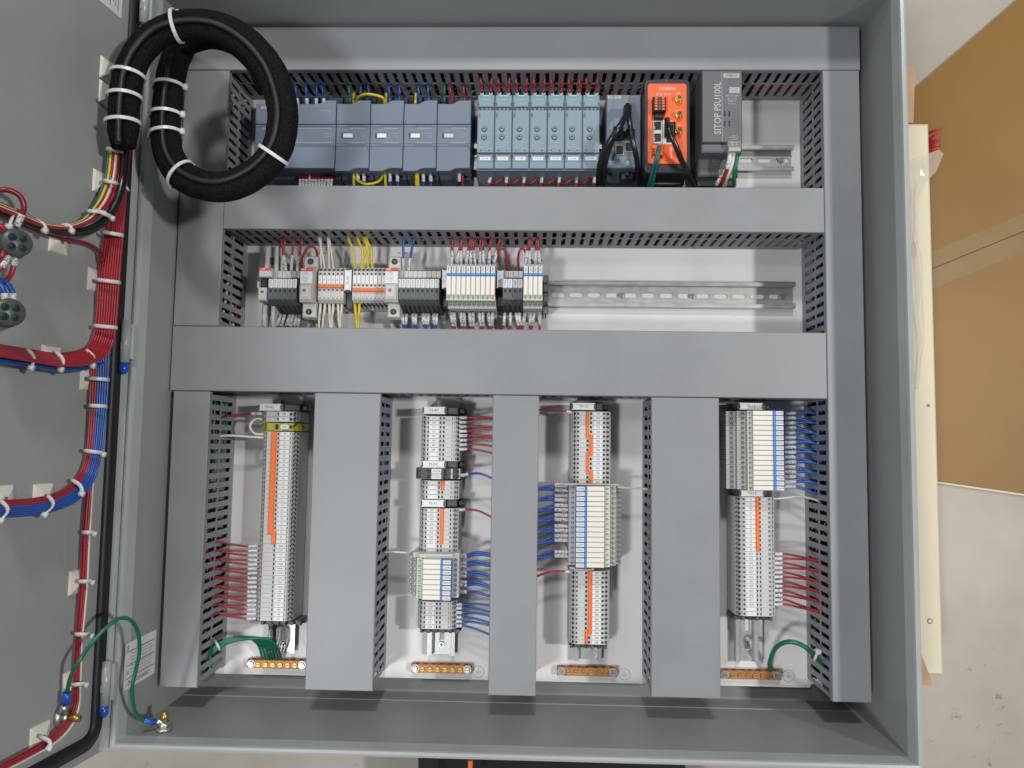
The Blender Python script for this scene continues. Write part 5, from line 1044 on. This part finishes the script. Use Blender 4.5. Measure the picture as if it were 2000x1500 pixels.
wire([atD(*q) for q in ((10, 590, 26), (8, 570, 26), (0, 555, 22), (-10, 550, 20))], 'wblue', 2.6, 'left blue wire above the lower lamp block', (.0, .3), is3=True)
# lamp blocks
for (px, py), lab in (((33, 474), 'upper'), ((19, 610), 'lower')):
    c = atD(px, py, 34); t = empty('lamp_block', c, '%s dark grey round lamp block on the door' % lab, 'lamp block', 'dark lamp blocks on the door')
    m = MB(); ax = DN.lerp(Vector((0, 0, 1)), .45).normalized(); m.tube([c-ax*20-c+Vector((0, 0, 0)), ax*0, ax*1.5], [13, 13, 12], 'lens', 20); m.tube([Vector((-16, 0, -6)), ax*-6], 12.6, 'lens', 16); m.build('housing', t)
    for k in range(4):
        an = math.radians(45+90*k); u = ax.cross(Vector((0, 1, 0))).normalized(); v = ax.cross(u); cc = ax*1.6+u*6.2*math.cos(an)+v*6.2*math.sin(an)
        m = MB(); m.tube([cc, cc+ax*.5], 3.7, 'lens2', 12); m.tube([cc+ax*.51, cc+ax*.9], 2.2, 'hole', 10); m.build('screw_well', t)
# tie mounts on the door
def mount(px, py, lab, sz=13):
    c = atD(px, py, 0); s_ = (c-DP).dot(DD); y = c.y; m = MB()
    V = [dpt(s_+a, y+b_, .1) for a, b_ in ((-sz, -sz), (sz, -sz), (sz, sz), (-sz, sz))]+[dpt(s_+a*.9, y+b_*.9, 2.4) for a, b_ in ((-sz, -sz), (sz, -sz), (sz, sz), (-sz, sz))]+[dpt(s_+a, y+b_, 5.5) for a, b_ in ((-4, -4), (4, -4), (4, 4), (-4, 4))]
    fs = [(4*k+i, 4*k+(i+1) % 4, 4*k+4+(i+1) % 4, 4*k+4+i) for k in range(2) for i in range(4)]+[(8, 9, 10, 11), (3, 2, 1, 0)]
    m.add(V, fs, 'mount'); V = [dpt(s_+a, y+b_, 5.6) for a, b_ in ((-2.4, -2.4), (2.4, -2.4), (2.4, 2.4), (-2.4, 2.4))]; m.quad(V, 'inkgrey')
    o = m.build('tie_mount', label='white adhesive tie mount on the door, '+lab, category='tie mount', group='tie mounts on the door'); center_origin(o)
for px, py, lab in ((210, 140, 'upper of the pair beside the black sleeve'), (208, 186, 'lower of the pair beside the black sleeve'), (196, 358, 'behind the coloured wires'), (113, 472, 'under the drooping dark red wire'), (186, 548, 'beside the wide red bundle'), (172, 740, 'beside the red and blue bundle'), (98, 700, 'behind the red bundle where it runs left'), (82, 970, 'behind the blue wires running left'), (2, 975, 'at the left edge behind the blue wires'), (150, 1136, 'beside the narrow lower bundle, upper one'), (138, 1334, 'beside the narrow bundle above the door ground stud'), (76, 1440, 'behind the lowest red wires')): mount(px, py, lab)
# ties on door bundles
def dtie(a, b_, lab, o0=10, o1=28, head=True, bow=None):
    q = []
    for k in range(7):
        f_ = k/6; px = a[0]+(b_[0]-a[0])*f_; py = a[1]+(b_[1]-a[1])*f_; 
        if bow: px += bow[0]*math.sin(math.pi*f_); py += bow[1]*math.sin(math.pi*f_)
        q.append(atD(px, py, o0+(o1-o0)*f_+4*math.sin(math.pi*f_)))
    m = MB(); m.tube(q, 1.1, 'tie', 6, ry=2.4)
    if head: m.tube([q[-1]-Vector((2.5, 1, 0)), q[-1]+Vector((2.5, -2, 0))], 3.0, 'tie', 8)
    o = m.build('cable_tie', label='white cable tie '+lab, category='cable tie', group='cable ties on the door bundles'); center_origin(o)
for a in [((208, 290), (240, 296), 'just below the black sleeve', 14, 28, 0), ((202, 352), (230, 358), 'across the coloured wires beside their mount', 14, 26, 0), ((243, 362), (250, 372), 'at the top of the red bundle', 20, 28, 0), ((170, 412), (202, 414), 'across the coloured wires at their bend', 14, 26, 1), ((186, 410), (219, 424), 'with bright head beside the black door cable', 20, 30, 1), ((197, 452), (241, 460), 'highest across the wide red bundle', 12, 32, 0), ((187, 546), (235, 552), 'across the wide red bundle beside its mount', 12, 32, 0), ((182, 636), (229, 640), 'across the wide red bundle above its bend', 12, 32, 0), ((172, 738), (213, 742), 'highest across the red and blue bundle', 12, 26, 0), ((173, 792), (209, 794), 'second across the red and blue bundle', 12, 26, 0), ((164, 880), (202, 885), 'third across the red and blue bundle', 12, 26, 1), ((160, 1040), (184, 1040), 'highest across the narrow lower bundle', 10, 20, 1), ((152, 1136), (180, 1135), 'beside the mount of the narrow bundle', 10, 20, 1), ((146, 1239), (178, 1239), 'in the middle of the narrow bundle', 10, 20, 1), ((140, 1338), (168, 1335), 'just above the door ground stud', 10, 20, 1)]:
    dtie(a[0], a[1], a[2], a[3], a[4], bool(a[5]))
for a, b_, lab, bw in (((168, 684), (181, 712), 'at the bend of the wide red bundle', (8, 0)), ((108, 687), (119, 719), 'right one on the red bundle running left', (9, 0)), ((52, 682), (61, 715), 'left one on the red bundle running left', (9, 0)), ((140, 938), (160, 962), 'at the bend of the red and blue bundle', (6, -2)), ((92, 968), (88, 1003), 'on the blue wires running left', (14, 0)), ((0, 978), (2, 1014), 'at the left edge on the blue wires', (14, 0)), ((78, 1440), (97, 1458), 'on the lowest red wires', (8, -2)), ((28, 408), (18, 440), 'left one on the coloured wires running left', (0, 2)), ((70, 430), (88, 448), 'middle one on the coloured wires running left', (6, 0)), ((120, 440), (140, 449), 'right one on the coloured wires running left', (4, -4))):
    dtie(a, b_, lab, 12, 24, True, bw)
# door sticker (top left)
c = atD(237, 37, .3); s0 = (c-DP).dot(DD); y0 = c.y; m = MB(); YT = min(y0+150, 452); dbox(m, s0, s0+110, y0, YT, .05, .35, 'whitel')
R3 = Matrix(((0, DD.x, 0), (1, 0, 0), (0, DD.z, 0)))
for k in range(9):
    ss = s0+6+k*4.5; dbox(m, ss, ss+1.2, y0+6+(k % 3)*3, min(y0+60+(k*7) % 30, YT-3), .36, .4, 'inkgrey')
o = m.build('paper_sticker', label='white printed paper sticker high on the door', category='sticker'); center_origin(o)
# inner left wall rating label
wx = -IN+.35
def atW(px, py):
    d = ray(px, py); t = (wx-CAMP.x)/d.x; return CAMP+d*t
a = atW(300, 1228); b_ = atW(243, 1364); yc0, yc1 = b_.y+6, a.y-4; z0, z1 = a.z, b_.z
za, zb = sorted((a.z, b_.z)); yA = atW(303, 1230).y; yB = atW(305, 1315).y
m = MB(); zt_ = atW(243, 1300).z; zb_ = atW(304, 1270).z
yA = atW(304, 1230).y; yB = atW(304, 1313).y
m.add([(wx, yB, zb_), (wx, yB, zt_), (wx, yA, zt_), (wx, yA, zb_)], [(0, 1, 2, 3)], 'whitel')
m.add([(wx-.3, yB, zb_), (wx-.3, yB, zt_), (wx-.3, yA, zt_), (wx-.3, yA, zb_)], [(3, 2, 1, 0)], 'whitel')
def wtext(s, y, z, size, mt='ink', sx=1): 
    # text reads outwards from the back (z up) with its top towards +y
    M4 = Matrix.Translation((wx+.12, y, z)) @ Matrix(((0, 0, 1, 0), (0, 1, 0, 0), (-1, 0, 0, 0), (0, 0, 0, 1)))
    m.text(s, 0, 0, 0, size, mt, sx=sx, M4=M4)
H_ = yA-yB; zc_ = (zb_+zt_)/2; Wd = zt_-zb_
wtext('ENC4SD36368GY', yB+H_*.12, zc_+2, 7.2, sx=.95)
for k in range(9): wtext('Enclosure type 4 UL listed industrial control CSA' if k % 2 else 'Ground and bond per NEC article 250 hazard of shock', yB+H_*(.26+.068*k), zc_-2, 2.5, 'inkgrey', sx=.95)
for f_ in (.22, .50, .80): m.add([(wx+.15, yB+H_*f_, zb_+3), (wx+.15, yB+H_*f_, zt_-3), (wx+.15, yB+H_*f_+.6, zt_-3), (wx+.15, yB+H_*f_+.6, zb_+3)], [(0, 1, 2, 3)], 'ink')
wtext('UL', yB+H_*.36, zt_-8, 6); wtext('F', yB+H_*.86, zt_-7, 10)
o = m.build('rating_label', label='white rating label on the inner left wall of the enclosure', category='label'); center_origin(o)
# door ground wire
c1 = atD(133, 1352, 24); c2 = atD(140, 1335, 30)
gpts = [atD(131, 1353, 16), atD(137, 1325, 24), atD(152, 1295, 36), at(180, 1256, 262), at(205, 1228, 252), at(233, 1208, 240), at(256, 1212, 228), at(270, 1236, 216), at(272, 1275, 206), at(265, 1310, 202), at(258, 1345, 200), at(262, 1385, 182), at(272, 1402, 168), at(283, 1408, 156)]
gw = wire(gpts, 'wgrn', 2.1, 'green bonding wire arching from the door stud to the enclosure floor stud', is3=True, n=9)
m = MB(); m.tube([atD(128, 1374, 12), atD(131, 1353, 15)], 4.6, 'bluecap', 10); m.tube([atD(122, 1392, 8), atD(128, 1374, 11)], [6, 3], 'bright', 8); o = m.build('ring_terminal', label='blue ring terminal on the door end of green bonding wire', category='ring terminal', group='blue ring terminals'); center_origin(o)
m = MB(); m.tube([at(281, 1407, 158), at(303, 1410, 147)], 3.4, 'bluecap', 10); m.tube([at(303, 1410, 147), at(320, 1409, 142)], [2.5, 5], 'bright', 8); o = m.build('ring_terminal', label='blue ring terminal at the floor end of green bonding wire', category='ring terminal', group='blue ring terminals'); center_origin(o)
m = MB(); c = atD(118, 1400, .1); m.tube([c, c+DN*4], 11, 'zinc', 16); m.tube([c+DN*4.1, c+DN*10], 7.5, 'bright', 6); m.tube([c+DN*10.1, c+DN*22], 4, 'brass', 10); o = m.build('ground_stud', label='zinc and brass ground stud at the lower corner of the door', category='ground stud'); center_origin(o)

# ================================================================ AROUND THE ENCLOSURE
def poly(mb, pts, z0, z1, mt): 
    Q = [at(x, y, z1) for x, y in pts]; mb.prism([(q.x, q.y) for q in Q], z0, z1, mt)
m = MB(); poly(m, [(1700, 248), (2320, -290), (2600, 700), (2600, 1040), (2000, 964), (1700, 921)], FLOORZ, FLOORZ+6, 'board'); t = m.build('cardboard_sheet', label='large glossy brown cardboard sheet lying on the concrete floor', category='cardboard')
m = MB(); Z = FLOORZ+6; A, B3 = at(1700, 574, Z), at(2500, 248, Z); d = (B3-A).normalized(); nn = Vector((-d.y, d.x, 0))
m.add([A+nn*.6+Vector((0, 0, .6)), A-nn*.6+Vector((0, 0, .6)), B3-nn*.6+Vector((0, 0, .6)), B3+nn*.6+Vector((0, 0, .6))], [(0, 1, 2, 3)], 'ink'); m.build('seam', t)
m = MB(); m.add([A+nn*26+Vector((0, 0, .3)), A-nn*30+Vector((0, 0, .3)), B3-nn*30+Vector((0, 0, .3)), B3+nn*26+Vector((0, 0, .3))], [(0, 1, 2, 3)], 'boardtape'); m.build('tape_strip', t)
m = MB(); poly(m, [(1700, 921.5), (2000, 964.5), (2600, 1041), (2600, 1046), (2000, 968.5), (1700, 925)], FLOORZ, FLOORZ+5, 'lumber'); m.build('raw_edge', t)
LZ = -60
m = MB(); a = rect(1700, 241, 1829, 1318, LZ); m.box(a[0], a[1], a[2], a[3], LZ-88, LZ, 'lumber', 3)
q = at(1813, 792, LZ); m.cyl(q.x, q.y, LZ, LZ+.4, 3.6, 'tb', 12); m.cyl(q.x, q.y, LZ+.41, LZ+.8, 2, 'inkgrey', 8); q = at(1816, 1213, LZ); m.cyl(q.x, q.y, LZ, LZ+.4, 4, 'inkgrey', 12); m.cyl(q.x, q.y, LZ+.41, LZ+.8, 2.6, 'zinc', 10)
m.box(a[0]+2, a[1]-2, a[2]+30, a[2]+100, FLOORZ, LZ-88.01, 'lumber'); m.box(a[0]+2, a[1]-2, a[3]-100, a[3]-30, FLOORZ, LZ-88.01, 'lumber')
m.build('lumber_board', label='cream lumber board standing beside the right side of the enclosure', category='board')
# pallet carrying the enclosure
m = MB()
for k in range(4): x = -380+k*250; m.box(x-45, x+45, -400, 440, -60, BZ-2.5, 'lumber', 2)
for y in (-330, 0, 360): m.box(-430, 415, y-45, y+45, FLOORZ, -60.1, 'lumber', 2)
m.build('wooden_pallet', label='wooden pallet underneath the enclosure', category='pallet')
# cardboard slips, tape and red scrap
m = MB(); poly(m, [(1776, 1197), (1797, 1270), (1820, 1331), (1821, 1338), (1770, 1338), (1760, 1197)], LZ+.5, LZ+2.5, 'card'); m.build('cardboard_slip', label='tan cardboard wedge poking out at the lower right of enclosure', category='cardboard')
m = MB(); poly(m, [(1740, 130), (1788, 130), (1784, 240), (1740, 240)], LZ-20, LZ-12, 'card'); m.build('cardboard_slip', label='narrow tan cardboard strip above the end of cream board', category='cardboard')
def crumple(pts, z, label, seed):
    rnd = random.Random(seed); m = MB(); n = len(pts); V = []
    for (xa, ya), (xb, yb) in pts:
        for k in range(6): f_ = k/5; q = at(xa+(xb-xa)*f_, ya+(yb-ya)*f_, z+rnd.uniform(0, 7)); V.append(q)
    fs = [(6*i+k, 6*i+k+1, 6*i+7+k, 6*i+6+k) for i in range(n-1) for k in range(5)]
    m.add(V, fs, 'tape'); o = m.build('clear_tape', label=label, category='tape'); center_origin(o)
crumple([((1770, 315), (1834, 292)), ((1772, 326), (1843, 300)), ((1774, 338), (1836, 318)), ((1776, 352), (1828, 336)), ((1778, 366), (1812, 352)), ((1780, 400), (1796, 396)), ((1782, 430), (1796, 430)), ((1784, 500), (1790, 500))], LZ+2, 'crumpled clear tape wrapped over the top of the cream board', 4)
crumple([((1778, 470), (1792, 470)), ((1778, 510), (1801, 508)), ((1780, 560), (1805, 556)), ((1782, 610), (1804, 612)), ((1784, 660), (1806, 660)), ((1784, 700), (1800, 700)), ((1786, 760), (1794, 760))], LZ+2, 'loose clear tape running down the cream board', 9)
m = MB(); rnd = random.Random(5)
for k in range(6): q = at(1829+rnd.uniform(-2, 1), 258+k*6, LZ-20); m.tube([q+Vector((-8, rnd.uniform(-3, 3), -8)), q+Vector((rnd.uniform(0, 5), rnd.uniform(-4, 4), rnd.uniform(0, 8)))], [2.6, 1.5], 'redbag', 6)
m.build('red_plastic_scrap', label='crumpled red plastic scrap behind the top of the cream board', category='plastic scrap')
# dark fabric at the lower frame edge
m = MB(); rnd = random.Random(2); V = []; NX, NY = 26, 10
for j in range(NY):
    for i in range(NX):
        f_, g_ = i/(NX-1), j/(NY-1); px = 812+f_*(1345-812); top = 1484+3*math.sin(f_*9)+abs(f_-.6)*8-(6 if .12 < f_ < .5 else 0)
        q = at(px, top+g_*160, -40); q.z += 22*math.sin(math.pi*min(1, g_*1.2+.05))*math.sin(math.pi*min(1, max(0, f_)))+rnd.uniform(-1, 1)*3-25; V.append(q)
m.add(V, [(j*NX+i, j*NX+i+1, (j+1)*NX+i+1, (j+1)*NX+i) for j in range(NY-1) for i in range(NX-1)], 'cloth', True)
V2_ = [Vector((v.x, v.y, FLOORZ)) for v in V]; top_edge = [V[i] for i in range(NX)]; bot = [Vector((v.x, v.y, FLOORZ)) for v in top_edge]
m.add(top_edge+bot, [(i, i+1, NX+i+1, NX+i) for i in range(NX-1)], 'cloth')
t = m.build('dark_cloth', label='dark folded cloth with an orange strip at the lower edge of the photo', category='cloth')
m = MB(); q = rect(914, 1484, 923, 1530, -10); m.box(*q, -14, -6, 'orange', 1); m.build('orange_strip', t)
